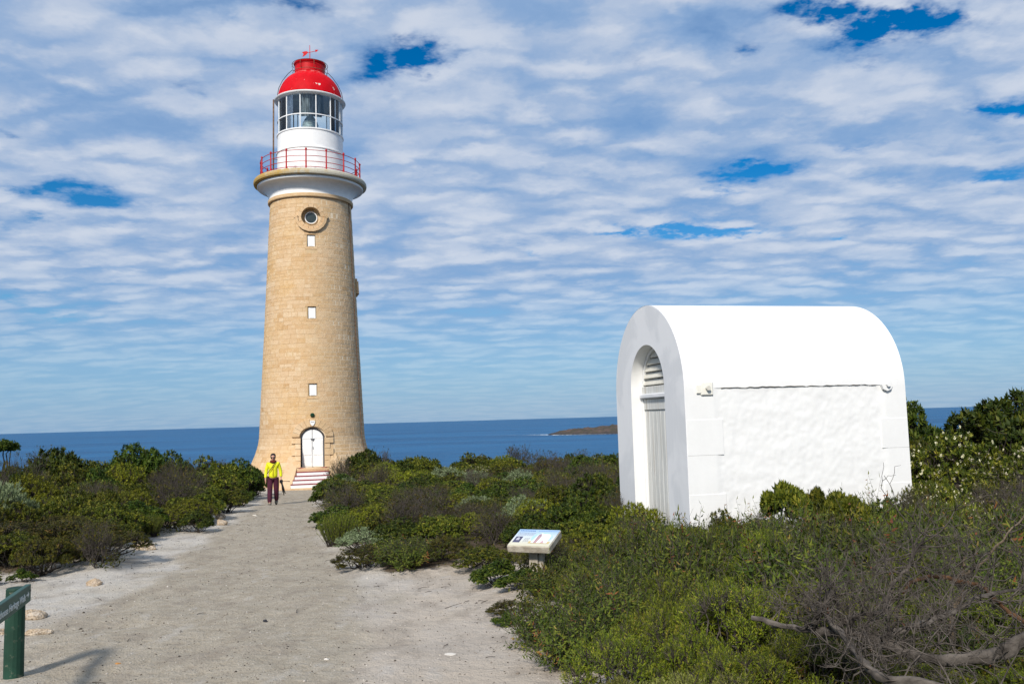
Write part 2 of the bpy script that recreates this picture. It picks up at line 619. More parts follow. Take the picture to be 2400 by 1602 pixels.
def sticks_np(p0, p1, ra, rb, n=3):
    """tapered prisms between pairs of points"""
    d = nrm(p1 - p0)
    h = np.where(np.abs(d[:, 2:3]) > 0.9, np.array([[1., 0, 0]]), np.array([[0, 0, 1.]]))
    a = nrm(np.cross(d, h))
    b = np.cross(d, a)
    rings = []
    for p, r in ((p0, ra), (p1, rb)):
        for q in range(n):
            t = 2 * PI * q / n
            rings.append(p + (a * math.cos(t) + b * math.sin(t)) * r[:, None])
    V = np.stack(rings, 1).reshape(-1, 3)
    k = np.arange(len(p0)) * 2 * n
    T = []
    for q in range(n):
        r = (q + 1) % n
        T.append(np.stack([k + q, k + r, k + n + r], 1))
        T.append(np.stack([k + q, k + n + r, k + n + q], 1))
    return V, np.concatenate(T)


class Sticks:
    def __init__(s):
        s.a = []
        s.b = []
        s.ra = []
        s.rb = []

    def seg(s, a, b, ra, rb):
        s.a.append(a)
        s.b.append(b)
        s.ra.append(ra)
        s.rb.append(rb)

    def path(s, pts, r0, r1):
        n = len(pts) - 1
        for i in range(n):
            s.seg(pts[i], pts[i + 1], r0 + (r1 - r0) * i / n, r0 + (r1 - r0) * (i + 1) / n)

    def mesh(s, name, mat, n=3):
        V, T = sticks_np(np.array(s.a, float), np.array(s.b, float), np.array(s.ra, float), np.array(s.rb, float), n)
        return np_mesh(name, V, T, np.full(len(V), .5), mat)


# ------------------------------------------------------------------ terrain
SAND = [(-9.5, 2), (-9.5, 11.3), (-7.3, 11.7), (-6.47, 12.2), (-5.5, 12.25), (-6.5, 15.3), (-7.3, 17.5), (-6.9, 18.35), (-7.5, 21.67), (-8.8, 26.96),
        (-9.9, 33.2), (-11.2, 38.2), (-12.8, 39.4), (-7.2, 39.6), (-7.9, 37.5), (-7.35, 31.87), (-4.3, 18.65), (-3.2, 14.14), (-2.4, 11.7), (-1.89, 11.2),
        (-1.2, 11.4), (-.75, 11.45), (-.55, 9.69), (-.02, 7.88), (.30, 6.15), (.45, 3), (.45, -3), (-9.5, -3)]
SX = np.array([p[0] for p in SAND])
SY = np.array([p[1] for p in SAND])


def sand_dist(x, y):
    """signed distance to the bare sand: positive inside"""
    x = np.asarray(x, float)
    y = np.asarray(y, float)
    best = np.full(x.shape, 1e9)
    ins = np.zeros(x.shape, bool)
    n = len(SAND)
    for i in range(n):
        x0, y0 = SAND[i]
        x1, y1 = SAND[(i + 1) % n]
        dxs, dys = x1 - x0, y1 - y0
        t = np.clip(((x - x0) * dxs + (y - y0) * dys) / (dxs * dxs + dys * dys), 0, 1)
        best = np.minimum(best, np.hypot(x - x0 - t * dxs, y - y0 - t * dys))
        cond = ((y0 > y) != (y1 > y))
        xi = x0 + (y - y0) * dxs / (dys if abs(dys) > 1e-9 else 1e-9)
        ins ^= cond & (x < xi)
    return np.where(ins, best, -best)


def vnoise(x, y, seed=0):
    """cheap smooth value noise"""
    xi = np.floor(x).astype(np.int64)
    yi = np.floor(y).astype(np.int64)
    fx = x - xi
    fy = y - yi
    fx = fx * fx * (3 - 2 * fx)
    fy = fy * fy * (3 - 2 * fy)

    def h(a, b):
        k = (a * 374761393 + b * 668265263 + seed * 974634721) & 0x7fffffff
        k = ((k ^ (k >> 13)) * 1274126177) & 0x7fffffff
        return ((k ^ (k >> 16)) & 0xffff) / 65535.0
    return (h(xi, yi) * (1 - fx) + h(xi + 1, yi) * fx) * (1 - fy) + (h(xi, yi + 1) * (1 - fx) + h(xi + 1, yi + 1) * fx) * fy


def gz(x, y):
    x = np.asarray(x, float)
    y = np.asarray(y, float)
    z = -0.033 * y
    rise = 0.10 * np.clip(x - 5.0, 0, 8)
    sd = sand_dist(x, y)
    bank = 0.10 * np.clip(-sd / 0.8, 0, 1) ** 1.5
    far = np.clip(y - 47, 0, None) + np.clip(-x - 24, 0, None) * 0.9 + np.clip(x - 26, 0, None) * 0.7
    z = z + rise + bank - 0.05 * far ** 1.45
    w = np.clip(1 - far / 10, 0.0, 1)
    z = z + w * (0.05 * (vnoise(x * .6, y * .6, 1) - .5) + 0.035 * (vnoise(x * 2.1, y * 2.1, 2) - .5) + 0.018 * (vnoise(x * 6, y * 6, 3) - .5))
    return np.maximum(z, -72.0)


def g1(x, y):
    return float(gz(np.array([x]), np.array([y]))[0])


def axis_steps(parts):
    out = []
    for a, b, s in parts:
        n = max(1, int(round((b - a) / s)))
        out += [a + (b - a) * i / n for i in range(n)]
    out.append(parts[-1][1])
    return np.array(out)


gxs = axis_steps([(-170, -30, 5), (-30, -14, 1.0), (-14, -9, .35), (-9, 2, .09), (2, 8, .3), (8, 30, 1.0), (30, 180, 5)])
gys = axis_steps([(-40, -5, 4), (-5, 3.5, .6), (3.5, 14, .09), (14, 28, .16), (28, 46, .3), (46, 70, 1.5), (70, 190, 5)])
GX, GY = np.meshgrid(gxs, gys)
sd = sand_dist(GX, GY)
sdn = sd + 0.5 * (vnoise(GX * 1.3, GY * 1.3, 7) - .5) + 0.25 * (vnoise(GX * 4, GY * 4, 8) - .5)
GZ = gz(GX, GY)
nx, ny = len(gxs), len(gys)
V = np.stack([GX, GY, GZ], -1).reshape(-1, 3)
idx = np.arange(nx * ny).reshape(ny, nx)
Q = np.stack([idx[:-1, :-1], idx[:-1, 1:], idx[1:, 1:], idx[1:, :-1]], -1).reshape(-1, 4)
# walked gravel track down the middle of the sand
TRK = [(-3.0, -3), (-3.0, 5), (-3.0, 9), (-3.9, 13), (-5.2, 18), (-6.7, 25), (-8.3, 32), (-9.3, 38.5)]
TW = [2.5, 2.4, 2.0, 1.6, 1.45, 1.25, 1.1, 1.7]
tx = np.interp(GY, [p[1] for p in TRK], [p[0] for p in TRK])
tw = np.interp(GY, [p[1] for p in TRK], TW)
track = 1 - np.abs(GX - tx) / tw + 0.35 * (vnoise(GX * .9, GY * .9, 11) - .5) + .25 * (vnoise(GX * 3, GY * 1.2, 12) - .5)
track = np.clip(track * 1.6 + .2, 0, 1)
litter_shade = np.clip(-sdn / 0.6 - 0.55, 0, 1)  # dark soil under scrub, carrying the dense shade between bushes as colour
isp = ((track.ravel() > 0.5) & (sd.ravel() > 0.05) & (GY.ravel() < 39.5))
qp = isp[Q].all(1)


def _(t):
    o = objco(t)
    tr = attr(t, 'track')
    li = attr(t, 'litter_shade')
    n1 = t.noise(o, 0.9, 5, 0.6)
    n2 = t.noise(o, 7.0, 5, 0.65)
    n3 = t.noise(o, 55.0, 3, 0.6)
    n4 = t.noise(o, 160.0, 2, 0.5)
    pale = t.mix(t.smooth(n1, 0.35, 0.65), (0.48, 0.43, 0.355), (0.56, 0.525, 0.47))
    pinkish = t.smooth(t.sep(o)[0], -2.6, -0.9)
    pale = t.mix(t.math('MULTIPLY', pinkish, 0.6), pale, (0.475, 0.395, 0.315))
    grav = t.mix(t.smooth(n2, 0.3, 0.7), (0.35, 0.298, 0.222), (0.43, 0.378, 0.298))
    c = t.mix(t.smooth(t.math('ADD', tr, t.math('MULTIPLY_ADD', n2, 0.6, -0.3)), 0.25, 0.75), pale, grav)
    c = t.mix(t.math('MULTIPLY', t.smooth(n1, 0.5, 0.72), 0.35), c, (0.30, 0.25, 0.20))
    c = t.mix(t.math('MULTIPLY', t.smooth(n3, 0.54, 0.66), t.math('MULTIPLY_ADD', tr, 0.35, 0.22)), c, (0.15, 0.12, 0.095))
    c = t.mix(t.math('MULTIPLY', t.smooth(n4, 0.56, 0.66), 0.5), c, (0.58, 0.54, 0.48))
    n5 = t.noise(t.vmath('MULTIPLY', o, (1.0, 0.45, 1.0)), 3.2, 4, 0.6)
    c = t.mix(t.math('MULTIPLY', t.smooth(n5, 0.48, 0.68), 0.42), c, (0.245, 0.205, 0.165))
    c = t.mix(t.math('MULTIPLY', t.smooth(n5, 0.42, 0.30), 0.35), c, (0.52, 0.49, 0.45))
    dk = t.mix(t.smooth(n2, 0.3, 0.7), (0.045, 0.034, 0.023), (0.14, 0.105, 0.07))  # soil tone kept dark to paint in the shade beneath the shrubs
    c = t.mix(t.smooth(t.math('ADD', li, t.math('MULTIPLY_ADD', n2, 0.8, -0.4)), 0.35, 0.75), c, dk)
    h = t.math('ADD', t.math('MULTIPLY', n2, 1.0), t.math('ADD', t.math('MULTIPLY', n3, 0.35), t.math('MULTIPLY', n4, 0.15)))
    return principled(t, c, 0.95, 0.1, h, 0.9, 0.05)
M['ground'] = material('sand_and_gravel', _)


def ground_part(name, sel):
    q = Q[sel]
    used = np.unique(q)
    remap = np.full(nx * ny, -1)
    remap[used] = np.arange(len(used))
    me = np_mesh(name, V[used], remap[q], None, M['ground'], smooth=True)
    for an, arr in (('track', track), ('litter_shade', litter_shade)):
        at = me.attributes.new(an, 'FLOAT', 'POINT')
        at.data.foreach_set('value', arr.ravel()[used].astype(np.float32))
    o = link(bpy.data.objects.new(name, me))
    o['kind'] = 'structure'
    return o


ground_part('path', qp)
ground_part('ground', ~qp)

# ------------------------------------------------------------------ sea, island, surf
SEA = -70.0


def _(t):
    o = objco(t)
    sx, sy, sz = t.sep(o)
    v = t.comb(t.math('MULTIPLY', sx, 0.4), sy, 0.0)
    n1 = t.noise(v, 0.0016, 4, 0.6)
    n2 = t.noise(v, 0.018, 5, 0.65)
    n3 = t.noise(v, 0.09, 3, 0.6)
    c = t.mix(t.smooth(n1, 0.35, 0.65), (0.004, 0.072, 0.18), (0.010, 0.108, 0.25))
    c = t.mix(t.math('MULTIPLY', t.smooth(n2, 0.45, 0.7), 0.4), c, (0.012, 0.15, 0.33))
    h = t.math('ADD', t.math('MULTIPLY', n2, 3.0), n3)
    return principled(t, c, 0.45, 0.12, h, 0.8, 4.0)
M['sea'] = material('deep_sea_water', _)
mb = MB()
rings = [0, 60, 200, 600, 1500, 3000, 5000, 9000, 16000, 30000, 60000]
mb.lathe([(max(r, 0.01), SEA) for r in rings], 96)
sea = mb.build('sea', M['sea'], fixn=False)
for p in sea.data.polygons:
    pass
sea['kind'] = 'structure'


def _(t):
    o = objco(t)
    n1 = t.noise(o, 0.02, 5, 0.65)
    n2 = t.noise(o, 0.09, 5, 0.65)
    z = t.sep(o)[2]
    c = t.mix(t.smooth(n1, 0.4, 0.62), (0.07, 0.062, 0.052), (0.12, 0.085, 0.075))
    c = t.mix(t.smooth(n2, 0.5, 0.66), c, (0.06, 0.062, 0.035))
    rock = t.mix(n2, (0.022, 0.021, 0.024), (0.10, 0.09, 0.085))
    c = t.mix(t.smooth(t.math('ADD', z, t.math('MULTIPLY', n2, 18.0)), SEA + 13, SEA + 22), rock, c)
    return principled(t, c, 0.95, 0.05, n2, 1.0, 5.0)
M['island'] = material('island_rock', _)
ni, nj = 120, 40
ii, jj = np.meshgrid(np.linspace(0, 1, ni), np.linspace(-1, 1, nj), indexing='ij')
ax_ = 135 + ii * 560
ay_ = 3560 - ii * 130 + jj * 150 * np.sqrt(np.clip(np.sin(ii * PI) ** .8, 0, 1) + .001)
prof_ = np.interp(ii, [0, .02, .05, .12, .25, .42, .6, .8, .95, 1], [0, 5, 10, 17, 26, 34, 37, 30, 14, 0])
hz_ = prof_ * np.clip(1 - np.abs(jj) ** 3.5, 0, 1) * (0.86 + .3 * (vnoise(ax_ * .03, ay_ * .03, 5) - .5)) + 7 * (vnoise(ax_ * .08, ay_ * .08, 6) - .4) * np.clip(1 - np.abs(jj), 0, 1) * np.clip(prof_ / 10, 0, 1)
Vi = np.stack([ax_, ay_, SEA - 1.5 + hz_ + 1.0], -1).reshape(-1, 3)
ix = np.arange(ni * nj).reshape(ni, nj)
Qi = np.stack([ix[:-1, :-1], ix[1:, :-1], ix[1:, 1:], ix[:-1, 1:]], -1).reshape(-1, 4)
isl = link(bpy.data.objects.new('island', np_mesh('island', Vi, Qi, None, M['island'])))
tag(isl, kind='structure')


def _(t):
    o = objco(t)
    n = t.noise(o, 0.05, 4, 0.65)
    c = t.mix(t.smooth(n, 0.35, 0.6), (0.55, 0.66, 0.72), (0.85, 0.88, 0.90))
    return principled(t, c, 0.9, 0.1)
M['foam'] = material('sea_foam', _)


def foam_strip(mb, pts, z, seed):
    rs = random.Random(seed)
    v = []
    for x, y, w in pts:
        v.append((x, y - w * (0.6 + .8 * rs.random()), z))
        v.append((x, y + w * (0.6 + .8 * rs.random()), z))
    f = [(2 * i, 2 * i + 2, 2 * i + 3, 2 * i + 1) for i in range(len(pts) - 1)]
    mb.add(v, f)


mb = MB()
rs = random.Random(4)
pts = []
for i in range(40):
    u = i / 39
    pts.append((40 + 150 * u, 3660 - 150 * u + rs.uniform(-8, 8), 2 + 62 * u * (0.75 + .5 * rs.random()) if u < .8 else 30 * rs.uniform(.8, 1.6)))
foam_strip(mb, pts, SEA + .5, 1)
pts = []
for i in range(60):
    u = i / 59
    xx = 150 + 190 * u
    yb = 3560 - 130 * ((xx - 135) / 560) - 150 * math.sqrt(max(math.sin((xx - 135) / 560 * PI), 0.001) ** .8)
    pts.append((xx, yb - 10, max(2.0, (32 * (1 - u) ** 1.5 + 6) * rs.uniform(.3, 1.5))))
foam_strip(mb, pts, SEA + .7, 2)
for k in range(14):
    cx = 330 + k * 9 + rs.uniform(-6, 6)
    yb = 3560 - 130 * ((cx - 135) / 560) - 150
    foam_strip(mb, [(cx - 3, yb - 8, 2), (cx, yb - 8, rs.uniform(3, 10)), (cx + 4, yb - 8, 2)], SEA + .9, k)
pts = []
for i in range(60):
    u = i / 59
    pts.append((-160 + 210 * u, 3850 - 190 * u + rs.uniform(-6, 6), rs.uniform(.5, 8) * u))
foam_strip(mb, pts, SEA + .4, 3)
tag(mb.build('surf', M['foam'], fixn=False), 'white surf breaking around the rocky island tip', 'surf', kind='stuff')

# ------------------------------------------------------------------ lighthouse
LX, LY, LZ = -10.08, 42.80, -1.30
LROT = math.atan2(10.08, 42.80)
lh = thing('lighthouse', 'tall tapering sandstone lighthouse with red domed lantern and white arched door', 'lighthouse', (LX, LY, LZ), LROT)
PZ = [0, .70, .95, 1.05, 1.17, 1.5, 1.9, 2.3, 3.8, 7.07, 14.05]
PR = [3.08, 3.06, 3.02, 2.97, 2.90, 2.76, 2.63, 2.56, 2.49, 2.33, 2.01]


def RZ(z):
    return float(np.interp(z, PZ, PR))


def boolean_cut(me, cutters):
    o = link(bpy.data.objects.new('tmp', me))
    cs = []
    for c in cutters:
        co = link(bpy.data.objects.new('tmpc', c))
        md = o.modifiers.new('b', 'BOOLEAN')
        md.operation = 'DIFFERENCE'
        md.solver = 'EXACT'
        md.object = co
        cs.append(co)
    dg = bpy.context.evaluated_depsgraph_get()
    res = bpy.data.meshes.new_from_object(o.evaluated_get(dg))
    for q in cs + [o]:
        bpy.data.objects.remove(q)
    return res


def fixed_mesh(mb, name, mat):
    me = mb.mesh(name, mat)
    bm = bmesh.new()
    bm.from_mesh(me)
    bmesh.ops.remove_doubles(bm, verts=bm.verts, dist=1e-5)
    bmesh.ops.recalc_face_normals(bm, faces=bm.faces)
    bm.to_mesh(me)
    bm.free()
    return me


def arch_poly(w, z0, zs, rise, n=14):
    """door-shaped polygon in (x, z)"""
    R_ = (w * w + rise * rise) / (2 * rise)
    cz = zs + rise - R_
    a = math.asin(min(1, w / R_))
    if rise > w:
        a = PI - a
    pts = [(-w, z0), (w, z0)]
    for i in range(n + 1):
        t = a - 2 * a * i / n
        pts.append((R_ * math.sin(t), cz + R_ * math.cos(t)))
    return pts


core = MB()
prof = [(0.001, 0)] + [(PR[i] - (0.004 if PZ[i] > 1 else 0.0), PZ[i]) for i in range(len(PZ))] + [(0.001, 14.05)]
core.lathe(prof, 96, smooth=False)
core_me = fixed_mesh(core, 'shaft', M['mortar'])
cut = []
DW = 0.545
cut.append(fixed_mesh(MB().prism(arch_poly(DW, 0.94, 2.37, 0.42), 'y', -5, -2.35), 'c', M['mortar']))
WIN = [(0.0, 11.78), (0.01, 8.25), (0.03, 4.55)]
for wx, wz in WIN:
    r = RZ(wz)
    cut.append(fixed_mesh(MB().box(wx - .20, wx + .20, -4, -(r - .16), wz - .28, wz + .31), 'c', M['mortar']))
circ = [(.46 * math.cos(2 * PI * i / 32), 13.0 + .46 * math.sin(2 * PI * i / 32)) for i in range(32)]
cut.append(fixed_mesh(MB().prism(circ, 'y', -4, -(RZ(13) - .36)), 'c', M['mortar']))
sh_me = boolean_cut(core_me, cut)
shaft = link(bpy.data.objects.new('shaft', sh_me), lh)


def shell_block(mb, th0, th1, z0, z1, off, inn=0.06, tint=.5, nseg=2, bv=0.012):
    v = []
    for k in range(nseg + 1):
        th = th0 + (th1 - th0) * k / nseg
        for z in (z0, z1):
            r = RZ(z) + off
            v.append((r * math.sin(th), -r * math.cos(th), z))
    n = len(v)
    for k in range(nseg + 1):
        th = th0 + (th1 - th0) * k / nseg
        e0 = bv if k == 0 else (-bv if k == nseg else 0)
        for z, dzz in ((z0, -bv), (z1, bv)):
            r = RZ(z) - inn
            tt = th - e0 / 2.3
            v.append((r * math.sin(tt), -r * math.cos(tt), z + dzz))
    f = []
    for k in range(nseg):
        a = 2 * k
        f.append((a, a + 2, a + 3, a + 1))
        f.append((a, n + a, n + a + 2, a + 2))
        f.append((a + 1, a + 3, n + a + 3, n + a + 1))
    f.append((0, 1, n + 1, n))
    e = 2 * nseg
    f.append((e, n + e, n + e + 1, e + 1))
    mb.add(v, f, tint)


def shell_poly(mb, pts, off, inn, tint=.5):
    """polygon in (x, z) wrapped on the tower, standing proud by off"""
    n = len(pts)
    v = []
    for x, z in pts:
        R_ = RZ(z)
        v.append((x, -(math.sqrt(max(R_ * R_ - x * x, .01)) + off), z))
    for x, z in pts:
        R_ = RZ(z)
        v.append((x, -(math.sqrt(max(R_ * R_ - x * x, .01)) - inn), z))
    f = [tuple(range(n))]
    for i in range(n):
        j = (i + 1) % n
        f.append((i, i + n, j + n, j))
    mb.add(v, f, tint)


rs = random.Random(11)
stones = []
z = 0.98
row = 0
while z < 14.0:
    h = rs.choice([.16, .19, .21, .23, .25])
    z1 = min(z + h, 14.04)
    th = -PI + rs.random() * .2
    R_ = RZ((z + z1) / 2)
    while th < PI - .02:
        w = rs.choice([.30, .38, .46, .55, .62]) / R_
        t1 = min(th + w, PI)
        g = (0.009 + 0.011 * max(0.0, math.sin(th))) / R_
        segs = [(th + g, t1 - g)]
        # keep openings free
        block = []
        if z1 > .94 and z < 2.86:
            block.append((-(DW + .06), DW + .06))
        for wx, wz in WIN:
            if z1 > wz - .36 and z < wz + .36:
                block.append((wx - .245, wx + .245))
        if z1 > 12.42 and z < 13.58:
            c = math.sqrt(max(.60 ** 2 - min((z - 13) ** 2, (z1 - 13) ** 2) * (0 if z < 13 < z1 else 1), .0001))
            block.append((-c, c))
        for b0, b1 in block:
            a0, a1 = math.asin(b0 / R_), math.asin(b1 / R_)
            ns = []
            for s0, s1 in segs:
                if s1 < a0 or s0 > a1:
                    ns.append((s0, s1))
                else:
                    if s0 < a0 - .03:
                        ns.append((s0, a0))
                    if s1 > a1 + .03:
                        ns.append((a1, s1))
            segs = ns
        for s0, s1 in segs:
            thm = (s0 + s1) / 2
            vis = (s1 - s0) * R_ * math.cos(thm) * (z1 - z) / ((42 - 2) ** 2 + (z - 3) ** 2 * 1.2) if abs(thm) < 1.35 else 0
            low_hidden = z < 1.6 and thm > .35
            stones.append((vis * (0.3 if low_hidden else 1), s0, s1, z + .008 + .007 * max(0, math.sin(thm)), z1 - .008 - .007 * max(0, math.sin(thm)), rs.uniform(-.001, .006), min(1, max(0, rs.gauss(.54, .15)))))
        th = t1
    z = z1
    row += 1
stones.sort(key=lambda q: -q[0])
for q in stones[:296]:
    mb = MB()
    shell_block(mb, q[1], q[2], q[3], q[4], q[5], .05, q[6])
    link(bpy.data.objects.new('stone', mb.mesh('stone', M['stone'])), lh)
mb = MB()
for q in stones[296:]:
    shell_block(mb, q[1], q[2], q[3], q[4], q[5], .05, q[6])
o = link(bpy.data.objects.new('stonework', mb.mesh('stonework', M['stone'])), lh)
o['kind'] = 'stuff'

# base course and step flank
mb = MB()
mb.lathe([(3.0, 0.0), (3.16, 0.0), (3.16, .10), (3.10, .14), (3.10, .90), (3.04, .96), (2.9, .96)], 96)
mb.t = [.6] * len(mb.v)
mb.build('base_course', M['stone'], lh)

# door surround: voussoirs and long-and-short blocks
nv = 11
for i in range(nv):
    a0 = -PI * .5 + PI * i / nv
    a1 = -PI * .5 + PI * (i + 1) / nv
    g = .008
    ri, ro = .60, .955
    pts = []
    ccz = 2.36

    def ell(a, r):
        return (r * math.sin(a), ccz + math.cos(a) * (r * .80 if r < .8 else r * .86))
    pts = [ell(a0 + g, ri), ell(a0 + g, ro), ell((a0 + a1) / 2, ro + .01), ell(a1 - g, ro), ell(a1 - g, ri), ell((a0 + a1) / 2, ri)]
    mb = MB()
    shell_poly(mb, pts, .075 + rs.uniform(0, .012), .25, rs.uniform(.35, .8))
    mb.build('voussoir', M['stone'], lh)
for sx in (-1, 1):
    zz = .95
    k = 0
    while zz < 2.3:
        hgt = [.30, .25, .30, .25, .26][k % 5]
        wide = .96 if k % 2 == 0 else .80
        x0, x1 = DW + .005, wide
        pts = [(sx * x0, zz + .008), (sx * (x0 + x1) / 2, zz + .008), (sx * x1, zz + .008), (sx * x1, zz + hgt - .008), (sx * (x0 + x1) / 2, zz + hgt - .008), (sx * x0, zz + hgt - .008)]
        mb = MB()
        shell_poly(mb, pts, .085 if k % 2 == 0 else .05, .30, rs.uniform(.4, .75))
        mb.build('quoin', M['stone'], lh)
        zz += hgt
        k += 1

# entrance door
dr = MB()
dp = arch_poly(DW - .04, .95, 2.37, .40)
dr.prism(dp, 'y', -2.42, -2.47)
door = dr.build('entrance_door', M['white'], lh)
fr = MB()
outer = arch_poly(DW + .01, .94, 2.37, .43)
inner = arch_poly(DW - .065, .94, 2.35, .355)
n = len(outer)
fv = [(p[0], -2.50, p[1]) for p in outer] + [(p[0], -2.50, p[1]) for p in inner] + [(p[0], -2.36, p[1]) for p in outer] + [(p[0], -2.36, p[1]) for p in inner]
ff = []
for i in range(1, n):
    j = (i + 1) % n
    ff += [(i, j, n + j, n + i), (2 * n + i, 3 * n + i, 3 * n + j, 2 * n + j), (i, 2 * n + i, 2 * n + j, j), (n + i, n + j, 3 * n + j, 3 * n + i)]
fr.add(fv, ff)
fr.build('shade_door_frame', M['dark'], lh)  # frame coloured black as the shadow outline of the recessed door
for sx in (-1, 1):
    for za, zb in ((.99, 1.42), (1.50, 2.20)):
        p = MB()
        x0, x1 = .05, .44
        p.box(min(sx * x0, sx * x1), max(sx * x0, sx * x1), -2.485, -2.465, za, zb, bev=.012)
        p.build('door_panel', M['white'], door)
    p = MB()
    pts = [(sx * .05, 2.27), (sx * .44, 2.27), (sx * .44, 2.45), (sx * .30, 2.60), (sx * .05, 2.69)]
    p.prism(pts, 'y', -2.483, -2.465)
    p.build('door_panel', M['white'], door)
MB().box(-.006, .006, -2.478, -2.46, .96, 2.74).build('door_gap', M['dark'], door)
mb = MB()
mb.box(-.09, .09, -2.53, -2.475, 2.235, 2.262, bev=.006)
mb.box(.0, .045, -2.52, -2.475, 2.17, 2.235, bev=.006)
mb.build('door_latch', M['dark'], door)
MB().tube([(.015, -2.475, 1.9), (.015, -2.51, 1.88), (.015, -2.51, 1.80), (.015, -2.475, 1.78)], .009, 6).build('door_handle', M['dark'], door)
MB().box(-.02, .02, -2.51, -2.46, .955, .985, bev=.005).build('door_stop', M['dark'], door)

# lamp and plaque over the door
mb = MB()
yl = -RZ(3.37)
mb.tube([(0, yl + .05, 3.37), (0, yl - .06, 3.37)], .10, 20, smooth=False)
mb.tube([(0, yl - .06, 3.37), (0, yl - .10, 3.37)], [.085, .05], 20, smooth=False)
mb.build('green_lamp', M['lampgreen'], lh)
yl = -RZ(3.0)
mb = MB()
pts = [(-.115, 3.10), (-.06, 3.115), (.06, 3.115), (.115, 3.10), (.11, 3.0), (.07, 2.92), (0, 2.86), (-.07, 2.92), (-.11, 3.0)]
mb.prism(pts, 'y', yl + .03, yl - .125)
pl = mb.build('shield_plaque', M['white'], lh)
mb = MB()
for xx in (-.055, -.018, .02, .057):
    mb.box(xx - .012, xx + .012, yl - .130, yl - .122, 3.03, 3.06)
mb.build('plaque_lettering', M['dark'], pl)

# stairs
mb = MB()
mb.box(-1.02, 1.02, -4.18, -2.6, 0.0, .10, bev=.01, tint=.6)
mb.build('stair_plinth', M['stone'], lh)
nstep = 5
for k in range(nstep):
    hw = .97 - .085 * k
    y0 = -4.10 + .27 * k
    z0 = .10 + .168 * k
    z1 = z0 + .168
    o = MB().box(-hw, hw, y0, -2.55, z0, z1 - .02, bev=.008).build('step', M['white'], lh)
    MB().box(-hw - .012, hw + .012, y0 - .018, y0 + .255, z1 - .022, z1 + .012, bev=.006).build('nosing', M['nosing'], o)
for sx in (-1, 1):
    mb = MB()
    side = [(-2.6, 0), (-2.6, 1.55), (-2.78, 1.30), (-2.95, 1.05), (-3.2, .72), (-3.5, .45), (-3.8, .22), (-4.0, .10), (-4.0, 0)]
    nS = len(side)
    v = []
    for (yy, zz) in side:
        t = (-yy - 2.6) / 1.4
        v.append((sx * (.56 + .44 * t ** .8), yy, zz))
    for (yy, zz) in side:
        t = (-yy - 2.6) / 1.4
        v.append((sx * (1.05 + .45 * t ** .6), yy, zz * (1 - .35 * t)))
    f = [tuple(range(nS)), tuple(range(2 * nS - 1, nS - 1, -1))]
    for i in range(nS):
        j = (i + 1) % nS
        f.append((i, i + nS, j + nS, j))
    mb.add(v, f, .62)
    mb.build('stair_wall', M['stone'], lh)

# small windows
for wx, wz in WIN:
    r = RZ(wz)
    wo_ = MB().box(wx - .165, wx + .175, -(r - .075), -(r - .24), wz - .265, wz + .275, bev=.01).build('slit_window', M['white'], lh)
    MB().box(wx - .10, wx + .12, -(r - .06), -(r - .09), wz - .275, wz - .245).build('ventilator', M['dark'], wo_)
    for nm, (a0, a1, b0, b1) in dict(window_lintel=(-.30, .30, .315, .43), window_sill=(-.28, .28, -.41, -.29)).items():
        mb = MB()
        shell_poly(mb, [(wx + a0, wz + b0), (wx, wz + b0), (wx + a1, wz + b0), (wx + a1, wz + b1), (wx, wz + b1), (wx + a0, wz + b1)], .014, .2, .38)
        mb.build(nm, M['stone'], lh)

# round window with drip mould
r13 = RZ(13.0)
mb = MB()
n = 36
yo = -(r13 - .30)
v = []
for i in range(n):
    a = 2 * PI * i / n
    for rr_, yy in ((.262, yo + .05), (.262, yo - .03), (.298, yo - .03), (.312, yo), (.312, yo + .05)):
        v.append((rr_ * math.cos(a), yy, 13.0 + rr_ * math.sin(a)))
f = []
for i in range(n):
    j = (i + 1) % n
    for q in range(4):
        f.append((i * 5 + q, j * 5 + q, j * 5 + q + 1, i * 5 + q + 1))
mb.add(v, f)
rw = mb.build('round_window', M['white'], lh)
mb = MB()
mb.tube([(0, yo + .03, 13.0), (0, yo + .005, 13.0)], .266, 36, smooth=False)
mb.build('window_pane', M['darkglass'], rw)
nv = 14
for i in range(nv):
    a0 = 2 * PI * i / nv
    a1 = 2 * PI * (i + 1) / nv
    g = .012
    am = (a0 + a1) / 2
    ri, ro = .47, .64
    pts = [(ri * math.cos(a0 + g), 13 + ri * math.sin(a0 + g)), (ro * math.cos(a0 + g), 13 + ro * math.sin(a0 + g)), ((ro + .004) * math.cos(am), 13 + (ro + .004) * math.sin(am)),
           (ro * math.cos(a1 - g), 13 + ro * math.sin(a1 - g)), (ri * math.cos(a1 - g), 13 + ri * math.sin(a1 - g)), ((ri + .004) * math.cos(am), 13 + (ri + .004) * math.sin(am))]
    mb = MB()
    shell_poly(mb, pts, .03 + rs.uniform(0, .012), .12, rs.uniform(.35, .7))
    mb.build('ring_stone', M['stone'], lh)
nv = 9
for i in range(nv):
    a0 = PI * (1.0 + i / nv)
    a1 = PI * (1.0 + (i + 1) / nv)
    ri, ro = .645, .77
    pts = [(ri * math.cos(a0), 13 + ri * math.sin(a0)), (ro * math.cos(a0), 13 + ro * math.sin(a0)), (ro * math.cos(a1), 13 + ro * math.sin(a1)), (ri * math.cos(a1), 13 + ri * math.sin(a1))]
    mb = MB()
    shell_poly(mb, pts, .13, .12, .5)
    mb.build('drip_mould', M['stone'], lh)
for sx in (-1, 1):
    mb = MB()
    shell_poly(mb, [(sx * .64, 13.0), (sx * .64, 13.06), (sx * .80, 13.07), (sx * .80, 12.95), (sx * .77, 12.93)], .14, .12, .5)
    mb.build('mould_stop', M['stone'], lh)

